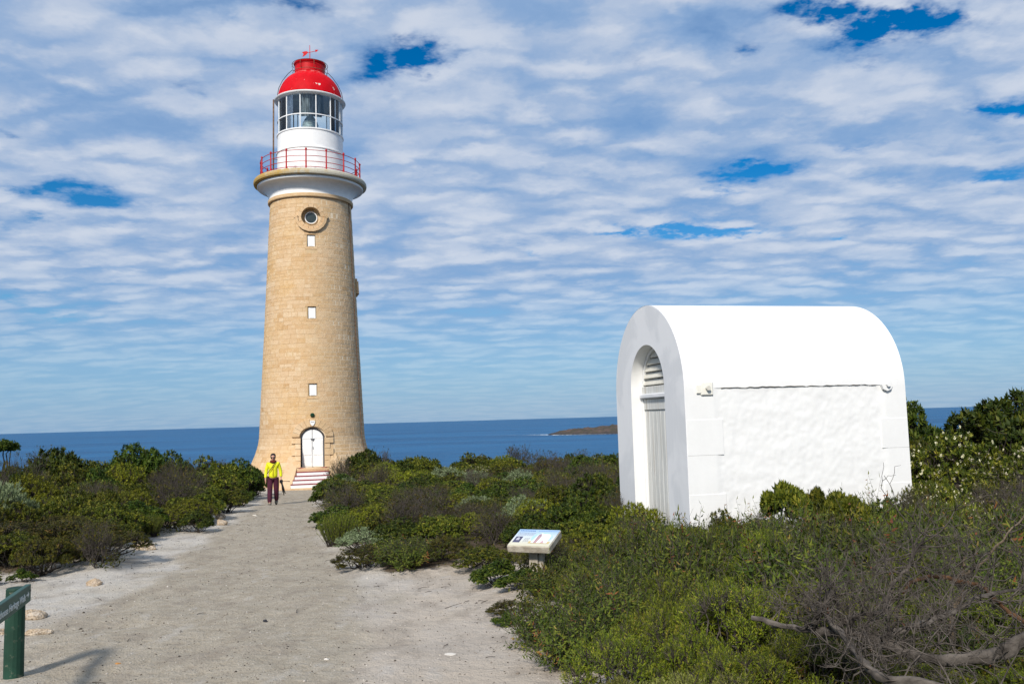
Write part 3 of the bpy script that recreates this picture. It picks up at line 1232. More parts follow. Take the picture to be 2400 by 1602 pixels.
# hooded side window on the right limb, conductor strip
mb = MB()
th = rad(92)
for (z0, z1, off, w) in ((10.12, 10.3, .10, .05), (9.5, 10.12, .16, .17), (9.4, 9.5, .08, .10)):
    shell_block(mb, th - w, th + w, z0, z1, off, .15, .45)
mb.build('side_window_hood', M['stone'], lh)
mb = MB()
th = rad(66)
pts = []
for z in np.linspace(1.0, 14.0, 40):
    r = RZ(z) + .035
    pts.append((r * math.sin(th), -r * math.cos(th), z))
mb.tube(pts, .022, 6)
mb.build('conductor_pipe', M['rust'], lh)

# cornice
mb = MB()
mb.lathe([(1.98, 14.0), (2.10, 14.0), (2.12, 14.03), (2.12, 14.16), (2.09, 14.19), (1.9, 14.20)], 96)
mb.t = [.6] * len(mb.v)
mb.build('cornice_band', M['stone'], lh)
mb = MB()
pr = [(1.9, 14.185), (2.075, 14.185), (2.075, 14.23)]
for i in range(9):
    t = i / 8
    pr.append((2.075 + .50 * (1 - math.cos(t * PI / 2)) ** 1.05, 14.23 + .56 * math.sin(t * PI / 2)))
pr += [(2.62, 14.80), (2.64, 14.82), (2.64, 14.91), (2.62, 14.93), (1.9, 14.94)]
mb.lathe(pr, 96, smooth=False)
mb.build('cornice', M['white'], lh)
mb = MB()
mb.lathe([(1.6, 14.935), (2.74, 14.935), (2.80, 14.97), (2.82, 15.05), (2.81, 15.14), (2.77, 15.20), (2.72, 15.225), (1.6, 15.24)], 96)
mb.build('gallery_slab', M['lichen'], lh)

# lantern
mb = MB()
mb.lathe([(1.66, 15.23), (1.66, 16.58), (1.70, 16.60), (1.70, 16.65), (1.64, 16.68), (1.64, 17.52), (1.68, 17.54), (1.68, 17.60), (1.50, 17.60), (1.2, 17.56), (.01, 17.56)], 96)
lw = mb.build('lantern_wall', M['white'], lh)
NP = 13
A0 = rad(10.0)
mb = MB()
GR = 1.615
for k in range(NP):
    a = A0 + 2 * PI * k / NP
    x, y = GR * math.sin(a), -GR * math.cos(a)
    o = MB().tube([(x, y, 17.58), (x, y, 19.36)], .030, 6, smooth=False).build('mullion', M['white'], lh)
for k in range(NP):
    a0 = A0 + 2 * PI * k / NP + .02
    a1 = A0 + 2 * PI * (k + 1) / NP - .02
    for z0, z1 in ((17.60, 18.29), (18.33, 19.36)):
        mb = MB()
        v = []
        for a in (a0, (a0 + a1) / 2, a1):
            for rr_ in (GR, GR - .012):
                for z in (z0, z1):
                    v.append((rr_ * math.sin(a), -rr_ * math.cos(a), z))
        f = []
        for q in (0, 4):
            f += [(q, q + 4, q + 5, q + 1), (q + 2, q + 3, q + 7, q + 6), (q, q + 2, q + 6, q + 4), (q + 1, q + 5, q + 7, q + 3)]
        f += [(0, 1, 3, 2), (8, 10, 11, 9)]
        mb.add(v, f)
        mb.build('window_pane', M['glass'], lh)
MB().lathe([(GR - .025, 18.29), (GR + .03, 18.29), (GR + .03, 18.335), (GR - .025, 18.335), (GR - .025, 18.29)], 78).build('glazing_ring', M['white'], lh)
# inside: blinds, curtain, lens, dark handrail
MB().lathe([(.001, 19.40), (1.60, 19.40), (1.60, 19.46), (.001, 19.46)], 48).build('ceiling', M['blind'], lh)
cu = MB()
v = []
nn = 60
for i in range(nn + 1):
    a = rad(-20) + rad(42) * i / nn
    r = 1.47 + .03 * math.sin(i * 1.9)
    for z in (18.22, 19.36):
        v.append((r * math.sin(a), -r * math.cos(a), z))
cu.add(v, [(2 * i, 2 * i + 2, 2 * i + 3, 2 * i + 1) for i in range(nn)])
cu.build('curtain', M['curtain'], lh, fixn=False)
ln = MB()
pr = [(.001, 17.57), (.34, 17.57), (.34, 17.66), (.26, 17.72)]
for i in range(14):
    t = i / 13
    pr.append((.18 + .22 * math.sin(t * PI) + (.02 if i % 2 else 0), 17.74 + .95 * t))
pr += [(.10, 18.72), (.10, 19.2), (.001, 19.2)]
ln.lathe(pr, 28)
ln.build('lens', M['lens'], lh)
MB().lathe([(1.52, 17.98), (1.54, 17.98), (1.54, 18.01), (1.52, 18.01), (1.52, 17.98)], 40, a0=rad(40), a1=rad(320)).build('inner_rail', M['dark'], lh)
for a in (60, 120, 215, 262, 300):
    x, y = 1.5 * math.sin(rad(a)), -1.5 * math.cos(rad(a))
    MB().box(x - .03, x + .03, y - .03, y + .03, 17.57, 19.3).build('inner_post', M['dark'], lh)
# roof
mb = MB()
mb.lathe([(1.55, 19.33), (1.66, 19.34), (1.78, 19.40), (1.80, 19.44), (1.78, 19.47), (1.66, 19.52), (1.58, 19.56)], 96)
mb.build('eave_ring', M['white'], lh)


def _(t):
    o = objco(t)
    sx, sy, sz = t.sep(o)
    n1 = t.noise(o, 2.5, 4, 0.6)
    n2 = t.noise(t.comb(t.math('MULTIPLY', sx, 3.0), t.math('MULTIPLY', sy, 3.0), sz), 2.2, 4, 0.6)
    c = t.mix(t.smooth(n1, 0.35, 0.7), (0.50, 0.001, 0.006), (0.60, 0.003, 0.010))
    top = t.smooth(sz, 20.5, 20.85)
    c = t.mix(t.math('MULTIPLY', t.math('MULTIPLY', top, t.smooth(n2, 0.42, 0.62)), 0.55), c, (0.62, 0.22, 0.20))
    ch = t.smooth(t.noise(o, 4.2, 3, 0.55), 0.69, 0.71)
    c = t.mix(ch, c, (0.72, 0.68, 0.60))
    return principled(t, c, 0.62, 0.12, n1, 0.2, 0.01)
M['dome'] = material('dome_red', _)
pr = []
for i in range(17):
    t = i / 16
    a = t * rad(74)
    pr.append((1.62 * math.cos(a) * .62 + 1.62 * .38 * (1 - t * .72) if False else 0.80 + .82 * math.cos(t * PI / 2) ** .92, 19.56 + 1.33 * (.42 * t + .58 * math.sin(t * PI / 2) ** 1.25 * .93 + .0)))
pr[-1] = (0.80, 20.90)
mb = MB()
mb.lathe(pr, 72, smooth=True)
roof = mb.build('dome_roof', M['dome'], lh)
mb = MB()
mb.lathe([(.80, 20.86), (.76, 20.94), (.76, 21.36), (.80, 21.40), (.83, 21.46), (.80, 21.50), (.5, 21.55), (.001, 21.58)], 60)
mb.build('vent_drum', M['red'], lh)
for zz, r in ((21.0, .86), (21.44, .90)):
    mb = MB()
    mb.tube([(r * math.sin(2 * PI * i / 48), -r * math.cos(2 * PI * i / 48), zz) for i in range(49)], .014, 5)
    mb.build('roof_rail', M['rust'], lh)
for k in range(8):
    a = 2 * PI * k / 8 + rad(58)
    mb = MB()
    mb.tube([(.78 * math.sin(a), -.78 * math.cos(a), 21.05), (.88 * math.sin(a), -.88 * math.cos(a), 21.08), (.92 * math.sin(a), -.92 * math.cos(a), 21.25), (.89 * math.sin(a), -.89 * math.cos(a), 21.42), (.79 * math.sin(a), -.79 * math.cos(a), 21.44)], .011, 5)
    mb.build('rail_bracket', M['rust'], lh)
for a in (rad(-76), rad(82), rad(166)):
    mb = MB()
    pts = []
    for r, z in ((1.68, 19.52), (1.60, 19.95), (1.42, 20.35), (1.15, 20.75), (.92, 21.0), (.86, 21.0)):
        pts.append((r * math.sin(a), -r * math.cos(a), z + .05))
    mb.tube(pts, .016, 5)
    mb.build('roof_ladder_rail', M['dark'], lh)
# weather vane
mb = MB()
mb.tube([(0, 0, 21.5), (0, 0, 21.68), (0, 0, 21.75), (0, 0, 22.55)], [.07, .045, .022, .013], 8)
vane = mb.build('weather_vane', M['red'], lh)
mb = MB()
c_, s_ = math.cos(rad(20)), math.sin(rad(20))


def vp(u, w):
    return (u * c_, -u * s_ * .3, 22.16 + w + u * .26)


pts = [(-.10, .03), (-.16, .10), (-.30, .12), (-.42, .10), (-.34, 0.0), (-.40, -.16), (-.28, -.12), (-.16, -.05)]
v = [Vector(vp(*p)) + Vector((0, -.008, 0)) for p in pts] + [Vector(vp(*p)) + Vector((0, .008, 0)) for p in pts]
n = len(pts)
mb.add(v, [tuple(range(n)), tuple(range(2 * n - 1, n - 1, -1))] + [(i, i + n, (i + 1) % n + n, (i + 1) % n) for i in range(n)])
mb.build('vane_tail', M['red'], vane)
mb = MB()
mb.tube([vp(-.14, 0), vp(.32, 0)], .013, 6)
pts = [(.30, 0), (.28, .07), (.36, .055), (.46, .02), (.38, -.045), (.30, -.06)]
v = [Vector(vp(*p)) + Vector((0, -.008, 0)) for p in pts] + [Vector(vp(*p)) + Vector((0, .008, 0)) for p in pts]
n = len(pts)
mb.add(v, [tuple(range(n)), tuple(range(2 * n - 1, n - 1, -1))] + [(i, i + n, (i + 1) % n + n, (i + 1) % n) for i in range(n)])
mb.build('vane_arrow', M['red'], vane)

# gallery railing
rl = bpy.data.objects.new('gallery_railing', None)
link(rl, lh)
RR = 2.48
for zz in (15.36, 15.62, 15.90, 16.18):
    mb = MB()
    mb.tube([(RR * math.sin(2 * PI * i / 64), -RR * math.cos(2 * PI * i / 64), zz) for i in range(65)], .017, 5, cap=False)
    mb.build('rail', M['railred'], rl)
pm = None
for k in range(16):
    a = rad(-5.0 + 22.5 * k)
    if pm is None:
        mb = MB()
        mb.tube([(0, 0, 0), (0, 0, .04), (0, 0, .06), (0, 0, .96), (0, 0, .98), (0, 0, 1.03), (0, 0, 1.11)], [.065, .065, .040, .034, .034, .062, .008], 8)
        mb.tube([(0, 0, .02), (0, .16, .02), (0, .02, .30)], .012, 5)
        pm = mb.mesh('railing_post', M['railred'])
    o = bpy.data.objects.new('railing_post', pm)
    o.location = (RR * math.sin(a), -RR * math.cos(a), 15.20)
    o.rotation_euler = (0, 0, a)
    link(o, rl)
# flue pipe at the left of the lantern
a = rad(-80)
mb = MB()
mb.tube([(1.86 * math.sin(a), -1.86 * math.cos(a), 15.23), (1.84 * math.sin(a), -1.84 * math.cos(a), 19.40)], .04, 8)
mb.tube([(1.86 * math.sin(a), -1.86 * math.cos(a), 16.3), (1.66 * math.sin(a), -1.66 * math.cos(a), 16.3)], .018, 5)
mb.build('downpipe', M['rust'], lh)

# ------------------------------------------------------------------ white hut
HX, HY = 2.404, 12.0
HROT = rad(90 - 76.18)
HW, HL, HS = 2.697, 3.592, 1.998
hut = thing('white_hut', 'white barrel-roofed stone hut with a narrow arched door and louvred vent', 'hut', (HX, HY, 0), HROT)
Z0 = -0.75
R_ = HW / 2
CY = HW / 2
# barrel roof (thin shell 25 mm proud of the wall at the spring line)
mb = MB()
n = 64
pr = [(CY - (R_ + .0) * math.cos(PI * i / n), HS + (R_ + .0) * math.sin(PI * i / n)) for i in range(n + 1)]
v = [(0.0, y, z) for y, z in pr] + [(HL, y, z) for y, z in pr]
mb.add(v, [(i, i + 1, i + n + 2, i + n + 1) for i in range(n)], smooth=True)
mb.add([(HL, y, z) for y, z in pr], [tuple(range(n + 1))])
mb.build('barrel_roof', M['hutwhite'], hut)
# walls: rough render on the long side between smooth quoins
mb = MB()
nxw, nzw = 150, 110
rngw = np.random.default_rng(5)
xs_ = np.linspace(0, HL, nxw)
zs_ = np.linspace(Z0, HS, nzw)
XX, ZZ = np.meshgrid(xs_, zs_)
rough_ = .008 * (vnoise(XX * 3.0, ZZ * 3.6, 21) - .5) + .006 * (vnoise(XX * 8 + ZZ * 2, ZZ * 9, 22) - .5) + .006 * (vnoise(XX * 20, ZZ * 22, 23) - .5)
inq = (XX < .50) | (XX > HL - .42)
edge = np.minimum(np.clip((XX - .44) / .08, 0, 1), np.clip((HL - .36 - XX) / .08, 0, 1))
YY = np.where(True, .012 * edge - rough_ * edge, 0)
YY = np.where(ZZ > HS - .03, np.minimum(YY, .012), YY)
Vw = np.stack([XX, YY, ZZ], -1).reshape(-1, 3)
iw = np.arange(nxw * nzw).reshape(nzw, nxw)
Qw = np.stack([iw[:-1, :-1], iw[:-1, 1:], iw[1:, 1:], iw[1:, :-1]], -1).reshape(-1, 4)
link(bpy.data.objects.new('side_wall', np_mesh('side_wall', Vw, Qw, None, M['hutwhite'], smooth=True)), hut)
mb = MB()
mb.add([(0, HW, Z0), (HL, HW, Z0), (HL, HW, HS), (0, HW, HS)], [(0, 1, 2, 3)])
mb.add([(HL, 0, Z0), (HL, HW, Z0), (HL, HW, HS), (HL, 0, HS)], [(0, 1, 2, 3)])
mb.build('rear_wall', M['hutwhite'], hut)
# front face with arched opening
OW = .66
OZ = 2.075
DEP = .19


def outerp(n1=10, n2=40):
    p = [(0.0, Z0 + (HS - Z0) * i / n1) for i in range(n1)]
    p += [(CY - R_ * math.cos(PI * i / n2), HS + R_ * math.sin(PI * i / n2)) for i in range(n2 + 1)]
    p += [(HW, HS - (HS - Z0) * (i + 1) / n1) for i in range(n1)]
    return p


def innerp(n1=10, n2=40):
    p = [(CY - OW, Z0 + (OZ - Z0) * i / n1) for i in range(n1)]
    p += [(CY - OW * math.cos(PI * i / n2), OZ + OW * math.sin(PI * i / n2)) for i in range(n2 + 1)]
    p += [(CY + OW, OZ - (OZ - Z0) * (i + 1) / n1) for i in range(n1)]
    return p


po, pi_ = outerp(), innerp()
n = len(po)
mb = MB()
bvl = .012
mb.add([(-.004, CY + (y - CY) * .994, HS + (z - HS) * .994 if z > HS else z) for y, z in po] + [(-.004, y, z) for y, z in pi_], [(i, n + i, n + i + 1, i + 1) for i in range(n - 1)])
mb.add([(-.004, CY + (y - CY) * .994, HS + (z - HS) * .994 if z > HS else z) for y, z in po] + [(.010, y, z) for y, z in po], [(i, i + 1, n + i + 1, n + i) for i in range(n - 1)])
mb.build('front_wall', M['greypaint'], hut)
mb = MB()
mb.add([(-.004, y, z) for y, z in pi_] + [(DEP + .12, y, z) for y, z in pi_], [(i, i + 1, n + i + 1, n + i) for i in range(n - 1)], smooth=True)
mb.build('door_reveal', M['hutwhite'], hut)
# door boards
door = bpy.data.objects.new('plank_door', None)
link(door, hut)
nb = 8
bw = (2 * OW - .12) / nb
for i in range(nb):
    y0 = CY - OW + .06 + i * bw
    MB().box(DEP + .02, DEP + .06, y0 + .003, y0 + bw - .003, Z0, 1.72, bev=.004).build('plank', M['doorboard'], door)
MB().box(DEP, DEP + .06, CY - OW + .05, CY + OW - .05, 1.726, 1.90, bev=.006).build('top_rail', M['doorboard'], door)
MB().box(DEP + .045, DEP + .07, CY - OW + .02, CY + OW - .02, Z0, 2.8).build('door_backing', M['dark'], door)
MB().box(DEP - .012, DEP + .03, CY - .645, CY - .615, .35, .48, bev=.004).build('door_bolt', M['dark'], door)
for sy in (-1, 1):
    y0 = CY + sy * (OW - .03)
    MB().box(DEP - .02, DEP + .062, y0 - .022, y0 + .022, Z0, 1.90, bev=.006).build('door_jamb', M['hutwhite'], door)
MB().box(DEP - .06, DEP + .06, CY - OW + .005, CY + OW - .005, 1.905, 1.985, bev=.018).build('ledge', M['greypaint'], hut)
MB().box(DEP - .01, DEP + .05, CY - OW + .02, CY + OW - .02, 1.986, 2.10, bev=.006).build('vent_sill', M['doorboard'], hut)
# louvre arch frame and slats
mb = MB()
n2 = 30
pa = [(CY - (OW - .005) * math.cos(PI * i / n2), OZ + (OW - .005) * math.sin(PI * i / n2)) for i in range(n2 + 1)]
pb = [(CY - (OW - .055) * math.cos(PI * i / n2), OZ + (OW - .055) * math.sin(PI * i / n2)) for i in range(n2 + 1)]
for xx in (DEP, DEP + .05):
    pass
m_ = n2 + 1
mb.add([(DEP, y, z) for y, z in pa] + [(DEP, y, z) for y, z in pb] + [(DEP + .05, y, z) for y, z in pb], [(i, m_ + i, m_ + i + 1, i + 1) for i in range(n2)] + [(m_ + i, 2 * m_ + i, 2 * m_ + i + 1, m_ + i + 1) for i in range(n2)])
mb.build('vent_frame', M['hutwhite'], hut)
M['slat'] = paint('cream_slat', (0.62, 0.60, 0.53), 0.08, 0.6, dirt=(0.4, 0.26, 0.12), dirt_amt=0.3)
M['cream'] = paint('cream_limewash', (0.80, 0.78, 0.70), .03, .7, dirt=(0.35, 0.18, 0.06), dirt_amt=.35, scale=9)
for k in range(5):
    zz = OZ + .07 + k * .108
    hw = math.sqrt(max((OW - .05) ** 2 - (zz + .05 - OZ) ** 2, .005))
    mb = MB()
    pts = [(DEP - .005, zz - .018), (DEP + .012, zz - .03), (DEP + .065, zz + .070), (DEP + .05, zz + .080)]
    mb.prism([(p[0], p[1]) for p in pts], 'y', CY - hw, CY + hw)
    mb.build('slat', M['slat'], hut)
# quoins on the long side
for x0, x1, z0, z1 in ((.0, .56, 1.06, 1.56), (.0, .56, .05, .52), (HL - .46, HL, 1.06, 1.50), (HL - .46, HL, .12, .55)):
    MB().box(x0 + .002, x1, -.0035, .03, z0, z1, bev=.003).build('quoin', M['hutwhite'], hut)
M['crackgrey'] = paint('grimy_joint', (.20, .18, .15), .3, .9)
# crack under the roof and the tie plates
mb = MB()
pts = []
rs = random.Random(3)
for i in range(40):
    x = .56 + (HL - .56 - .5) * i / 39
    pts.append((x, -.004, HS + .003 + .007 * rs.uniform(-1, 1)))
mb.tube(pts, [.004 * rs.uniform(.2, 1.6) for _ in pts], 5)
mb.build('crack', M['crackgrey'], hut)
for x, s_, octo in ((.33, .105, False), (HL - .34, .095, True)):
    pl = MB()
    if octo:
        pl.tube([(x, .02, HS + .0), (x, -.045, HS + .0)], .095, 8, smooth=False)
    else:
        pl.box(x - s_ * .9, x + s_ * .9, -.03, .02, HS - .10, HS + .09, bev=.012)
    p_ = pl.build('tie_plate', M['cream'] if not octo else M['hutwhite'], hut)
    MB().tube([(x, -.04, HS), (x, -.085, HS)], .034, 6, smooth=False).build('tie_bolt', M['slat'] if not octo else M['hutwhite'], p_)
MB().box(.17, .245, -.03, -.012, HS - .07, HS + .05, bev=.004).build('patch', M['cream'], hut)

# ------------------------------------------------------------------ information sign
sg = thing('information_sign', 'low timber lectern sign with printed history panel standing beside the path', 'sign', (0.20, 10.42, g1(.2, 10.4)), rad(-23))
gsz = -g1(.2, 10.4)
MB().box(-.055, .055, -.05, .05, -.2, gsz + .16, bev=.006).build('post', M['wood'], sg)
MB().box(.056, .115, -.02, .045, -.2, gsz + .15, bev=.006).build('brace_post', M['wood'], sg)
pn = bpy.data.objects.new('lectern_box', MB().box(-.27, .27, -.225, .225, -.085, 0.0, bev=.008).mesh('lectern_box', M['wood']))
link(pn, sg)
pn.location = (0, 0, gsz + .215)
pn.rotation_euler = (rad(18), 0, 0)


def flat(name, polys, colour, z, parent, rough=.35):
    mb = MB()
    for p in polys:
        n_ = len(p)
        mb.add([(x, y, z) for x, y in p], [tuple(range(n_))])
    return mb.build(name, paint(name + '_print', colour, .03, rough, dirt_amt=.03), parent, fixn=False)


def rect(x0, x1, y0, y1):
    return [(x0, y0), (x1, y0), (x1, y1), (x0, y1)]


def _(t):
    o = objco(t)
    y = t.sep(o)[1]
    c = t.ramp(t.smooth(y, -.22, .22), [(0, (0.62, 0.59, 0.44)), (.3, (0.64, 0.66, 0.62)), (.7, (0.54, 0.62, 0.70)), (1, (0.33, 0.49, 0.67))])
    return principled(t, c, .3, .4)
prm = material('panel_print', _)
sh = MB().box(-.262, .262, -.217, .217, .0005, .005).build('printed_panel', prm, pn)
polys = []
rs = random.Random(8)
x = -.24
while x < -.05:
    w = rs.uniform(.012, .022)
    polys.append(rect(x, x + w, .168, .188))
    x += w + .006
flat('title_lettering', polys, (.05, .13, .36), .0065, sh)
polys = []
x = .0
while x < .245:
    w = rs.uniform(.008, .016)
    polys.append(rect(x, x + w, .172, .184))
    x += w + .005
flat('subtitle_lettering', polys, (.12, .25, .55), .0065, sh)
polys = []
for r_ in range(6):
    x = -.235
    while x < -.03:
        w = rs.uniform(.012, .03)
        polys.append(rect(x, min(x + w, -.02), .125 - r_ * .016, .130 - r_ * .016))
        x += w + .007
for r_ in range(7):
    x = -.11
    while x < -.045:
        w = rs.uniform(.012, .025)
        polys.append(rect(x, min(x + w, -.035), -.02 - r_ * .016, -.015 - r_ * .016))
        x += w + .006
flat('text_lines', polys, (.30, .33, .38), .0065, sh)
flat('picture_sky', [[(.10 + .125 * math.cos(2 * PI * i / 24) * 1.05, -.0 + .135 * math.sin(2 * PI * i / 24)) for i in range(24)]], (.40, .62, .82), .0062, sh)
flat('picture_ground', [rect(-.03, .235, -.15, -.10)], (.58, .45, .20), .0068, sh)
flat('picture_wall', [[(.075, -.14), (.205, -.14), (.205, .05), (.19, .085), (.16, .10), (.10, .10)], [(.0, -.14), (.075, -.14), (.10, .10), (.07, .12), (.03, .08)]], (.78, .77, .76), .0075, sh)
flat('picture_doorway', [[(.035, -.14), (.07, -.14), (.085, .03), (.075, .085), (.055, .10), (.04, .07)]], (.36, .25, .30), .0082, sh)
flat('picture_door', [[(.05, -.14), (.062, -.14), (.072, .02), (.06, .04)]], (.60, .32, .28), .0089, sh)
flat('picture_cutaway', [[(.12, -.14), (.165, -.14), (.15, -.09), (.135, -.07)]], (.55, .35, .38), .0082, sh)
flat('old_photograph', [rect(-.235, -.145, -.135, .02)], (.07, .07, .13), .0065, sh)
flat('photograph_highlight', [rect(-.21, -.17, -.08, -.02), rect(-.20, -.185, -.02, .0)], (.45, .45, .50), .0075, sh)

# ------------------------------------------------------------------ green direction sign
gp = thing('direction_sign', 'green painted timber signpost with angled board at the path edge', 'sign', (-3.93, 6.80, g1(-3.93, 6.8)), 0)
gbase = g1(-3.93, 6.8)
mb = MB()
ph = .445 - gbase
mb.tube([(0, 0, -.3), (0, 0, .2), (.003, 0, ph - .012), (.003, 0, ph)], [.072, .071, .069, .061], 16, smooth=False)
mb.build('post', M['green'], gp)
# board runs from its far end towards the camera side
bd = bpy.data.objects.new('board', MB().box(-1.30, 0.0, -.02, .02, -.066, .066, bev=.004).mesh('board', M['greenboard']))
link(bd, gp)
ang = math.atan2(6.8 - 5.975, -3.80 + 3.556)
bd.location = (-3.842 + 3.93, 0.02, .400 - gbase)
bd.rotation_euler = (0, 0, ang)


def text_part(name, txt, size, parent, loc, rot, mat):
    cu_ = bpy.data.curves.new(name, 'FONT')
    cu_.body = txt
    cu_.size = size
    cu_.align_x = 'RIGHT'
    cu_.align_y = 'CENTER'
    cu_.extrude = .0015
    o_ = link(bpy.data.objects.new('tmp', cu_))
    dg = bpy.context.evaluated_depsgraph_get()
    me = bpy.data.meshes.new_from_object(o_.evaluated_get(dg))
    bpy.data.objects.remove(o_)
    me.materials.clear()
    me.materials.append(mat)
    o2 = link(bpy.data.objects.new(name, me), parent)
    o2.location = loc
    o2.rotation_euler = rot
    return o2


text_part('lettering', 'Lighthouse Heritage Walk', .076, bd, (-.165, -.0215, -.008), (PI / 2, 0, 0), M['letter'])
mb = MB()
mb.prism([(-.135, -.006), (-.095, -.006), (-.095, -.022), (-.068, 0.0), (-.095, .022), (-.095, .006), (-.135, .006)], 'y', -.0235, -.0195)
mb.build('arrow', M['letter'], bd)
MB().tube([(-.025, -.024, .02), (-.025, -.018, .02)], .008, 8).build('screw', M['dark'], bd)


# ------------------------------------------------------------------ person
def skin_mesh(name, V_, E_, R3, mat, sub=2, root=0):
    me = bpy.data.meshes.new(name)
    me.from_pydata(V_, E_, [])
    o_ = link(bpy.data.objects.new('tmp', me))
    o_.modifiers.new('s', 'SKIN')
    for i, r_ in enumerate(R3):
        sv = me.skin_vertices[0].data[i]
        sv.radius = (r_, r_) if not isinstance(r_, tuple) else r_
        sv.use_root = (i == root)
    sm = o_.modifiers.new('u', 'SUBSURF')
    sm.levels = sub
    sm.render_levels = sub
    dg = bpy.context.evaluated_depsgraph_get()
    res = bpy.data.meshes.new_from_object(o_.evaluated_get(dg))
    bpy.data.objects.remove(o_)
    res.materials.clear()
    res.materials.append(mat)
    for p in res.polygons:
        p.use_smooth = True
    return res


M['skin'] = paint('skin', (0.50, 0.27, 0.19), .08, .5, dirt_amt=0)
M['jacket'] = paint('yellow_jacket', (0.70, 0.70, 0.015), .12, .6, dirt=(.35, .38, .01), dirt_amt=.25, scale=6, bstr=.4)
M['trouser'] = paint('plum_trousers', (0.060, 0.010, 0.026), .2, .8, dirt_amt=.05, scale=5, bstr=.4)
M['hair'] = paint('dark_hair', (0.018, 0.012, 0.010), .2, .5, dirt_amt=0)
M['scarf'] = paint('dark_red_scarf', (0.13, 0.018, 0.014), .3, .9, dirt_amt=0)
M['black'] = paint('black_fabric', (0.010, 0.010, 0.012), .2, .5, dirt_amt=0)
M['boot'] = paint('grey_boot', (0.16, 0.145, 0.12), .2, .7)
PX_, PY_ = -7.93, 28.16
person = thing('person', 'person in bright yellow jacket and plum trousers walking up the path', 'person', (PX_, PY_, g1(PX_, PY_)), rad(13))
# local frame faces -y; +x is the walker's left hand (image right)
bv_ = [(0, 0, .90), (0, .0, 1.04), (0, .01, 1.20), (0, .02, 1.33), (0, .01, 1.42), (0, -.01, 1.49), (0, -.015, 1.56), (0, 0, 1.61),
       (-.155, .02, 1.34), (-.215, .02, 1.10), (-.235, -.06, .86), (-.235, -.075, .80),
       (.155, .02, 1.34), (.225, .03, 1.11), (.245, .0, .88), (.25, -.01, .82),
       (-.085, 0, .86), (-.095, -.08, .48), (-.10, -.12, .10), (-.10, -.20, .045),
       (.085, 0, .86), (.095, .02, .47), (.09, .24, .14), (.09, .18, .05)]
be_ = [(0, 1), (1, 2), (2, 3), (3, 4), (4, 5), (5, 6), (6, 7), (3, 8), (8, 9), (9, 10), (10, 11), (3, 12), (12, 13), (13, 14), (14, 15), (0, 16), (16, 17), (17, 18), (18, 19), (0, 20), (20, 21), (21, 22), (22, 23)]
br_ = [.055, .065, .09, .095, .052, (.072, .085), (.076, .09), (.05, .06), .05, .042, .030, .034, .05, .042, .030,   .034, .075, .055, .040, .035, .075, .055, .040, .035]
# fingers and thumbs
for sgn, w in ((-1, 11), (1, 15)):
    wx, wy, wz = bv_[w]
    for k, (dx_, ln_) in enumerate(((-.028, .066), (-.009, .076), (.010, .072), (.027, .058))):
        i0 = len(bv_)
        bv_ += [(wx, wy + dx_, wz - .035), (wx + sgn * .004, wy + dx_, wz - .035 - ln_ * .55), (wx - sgn * .014, wy + dx_ - .004, wz - .035 - ln_)]
        be_ += [(w, i0), (i0, i0 + 1), (i0 + 1, i0 + 2)]
        br_ += [.010, .009, .007]
    i0 = len(bv_)
    bv_ += [(wx - sgn * .01, wy - .045, wz - .02), (wx - sgn * .018, wy - .055, wz - .06)]
    be_ += [(w, i0), (i0, i0 + 1)]
    br_ += [.011, .008]
body = link(bpy.data.objects.new('body', skin_mesh('body', bv_, be_, br_, M['skin'])), person)
# face: nose, mouth, ears built on the head
mb = MB()
mb.tube([(0, -.095, 1.545), (0, -.118, 1.515), (0, -.10, 1.505)], [.010, .016, .012], 8)
mb.build('nose', M['skin'], person)
M['lips'] = paint('lips', (0.42, 0.10, 0.10), .1, .5, dirt_amt=0)
mb = MB()
mb.tube([(-.024, -.086, 1.475), (0, -.097, 1.476), (.024, -.086, 1.475)], [.004, .008, .004], 6)
mb.build('mouth', M['lips'], person)
jv = [(0, 0, .83), (0, 0, 1.04), (0, .01, 1.20), (0, .02, 1.33), (0, .015, 1.40),
      (-.165, .02, 1.335), (-.222, .02, 1.10), (-.24, -.055, .875), (.165, .02, 1.335), (.232, .03, 1.11), (.25, .0, .895)]
jr = [(.158, .13), (.150, .125), (.155, .125), (.125, .115), .072, .070, .056, .045, .070, .056, .045]
je = [(0, 1), (1, 2), (2, 3), (3, 4), (3, 5), (5, 6), (6, 7), (3, 8), (8, 9), (9, 10)]
jk = link(bpy.data.objects.new('jacket', skin_mesh('jacket', jv, je, jr, M['jacket'])), person)
MB().tube([(0, -.142, .93), (0, -.140, 1.1), (0, -.138, 1.2), (0, -.112, 1.34)], .006, 6).build('zip', paint('zip_red', (.38, .07, .03), .1, .5), jk)
tv = [(0, 0, .97), (-.09, 0, .85), (-.10, -.075, .50), (-.105, -.118, .07), (.09, 0, .85), (.10, .02, .49), (.095, .225, .12)]
te = [(0, 1), (1, 2), (2, 3), (0, 4), (4, 5), (5, 6)]
tr_ = [(.140, .115), .112, .088, .078, .112, .088, .075]
link(bpy.data.objects.new('trousers', skin_mesh('trousers', tv, te, tr_, M['trouser'])), person)
for sx_, pts, rr_ in ((-1, [(-.10, -.09, .10), (-.10, -.12, .05), (-.10, -.22, .035), (-.10, -.27, .03)], [.052, .056, .048, .03]), (1, [(.09, .255, .15), (.09, .24, .09), (.09, .17, .05), (.09, .13, .035)], [.05, .055, .048, .03])):
    b_ = MB().tube(pts, rr_, 10).build('boot', M['boot'], person)
    (MB().box(-.145, -.055, -.295, -.05, .0, .022, bev=.01) if sx_ < 0 else MB().tube([(.09, .27, .07), (.09, .14, .012)], .03, 6)).build('sole', M['black'], b_)
hv = [(0, .04, 1.45), (0, .045, 1.54), (0, .03, 1.615), (0, -.005, 1.645)]
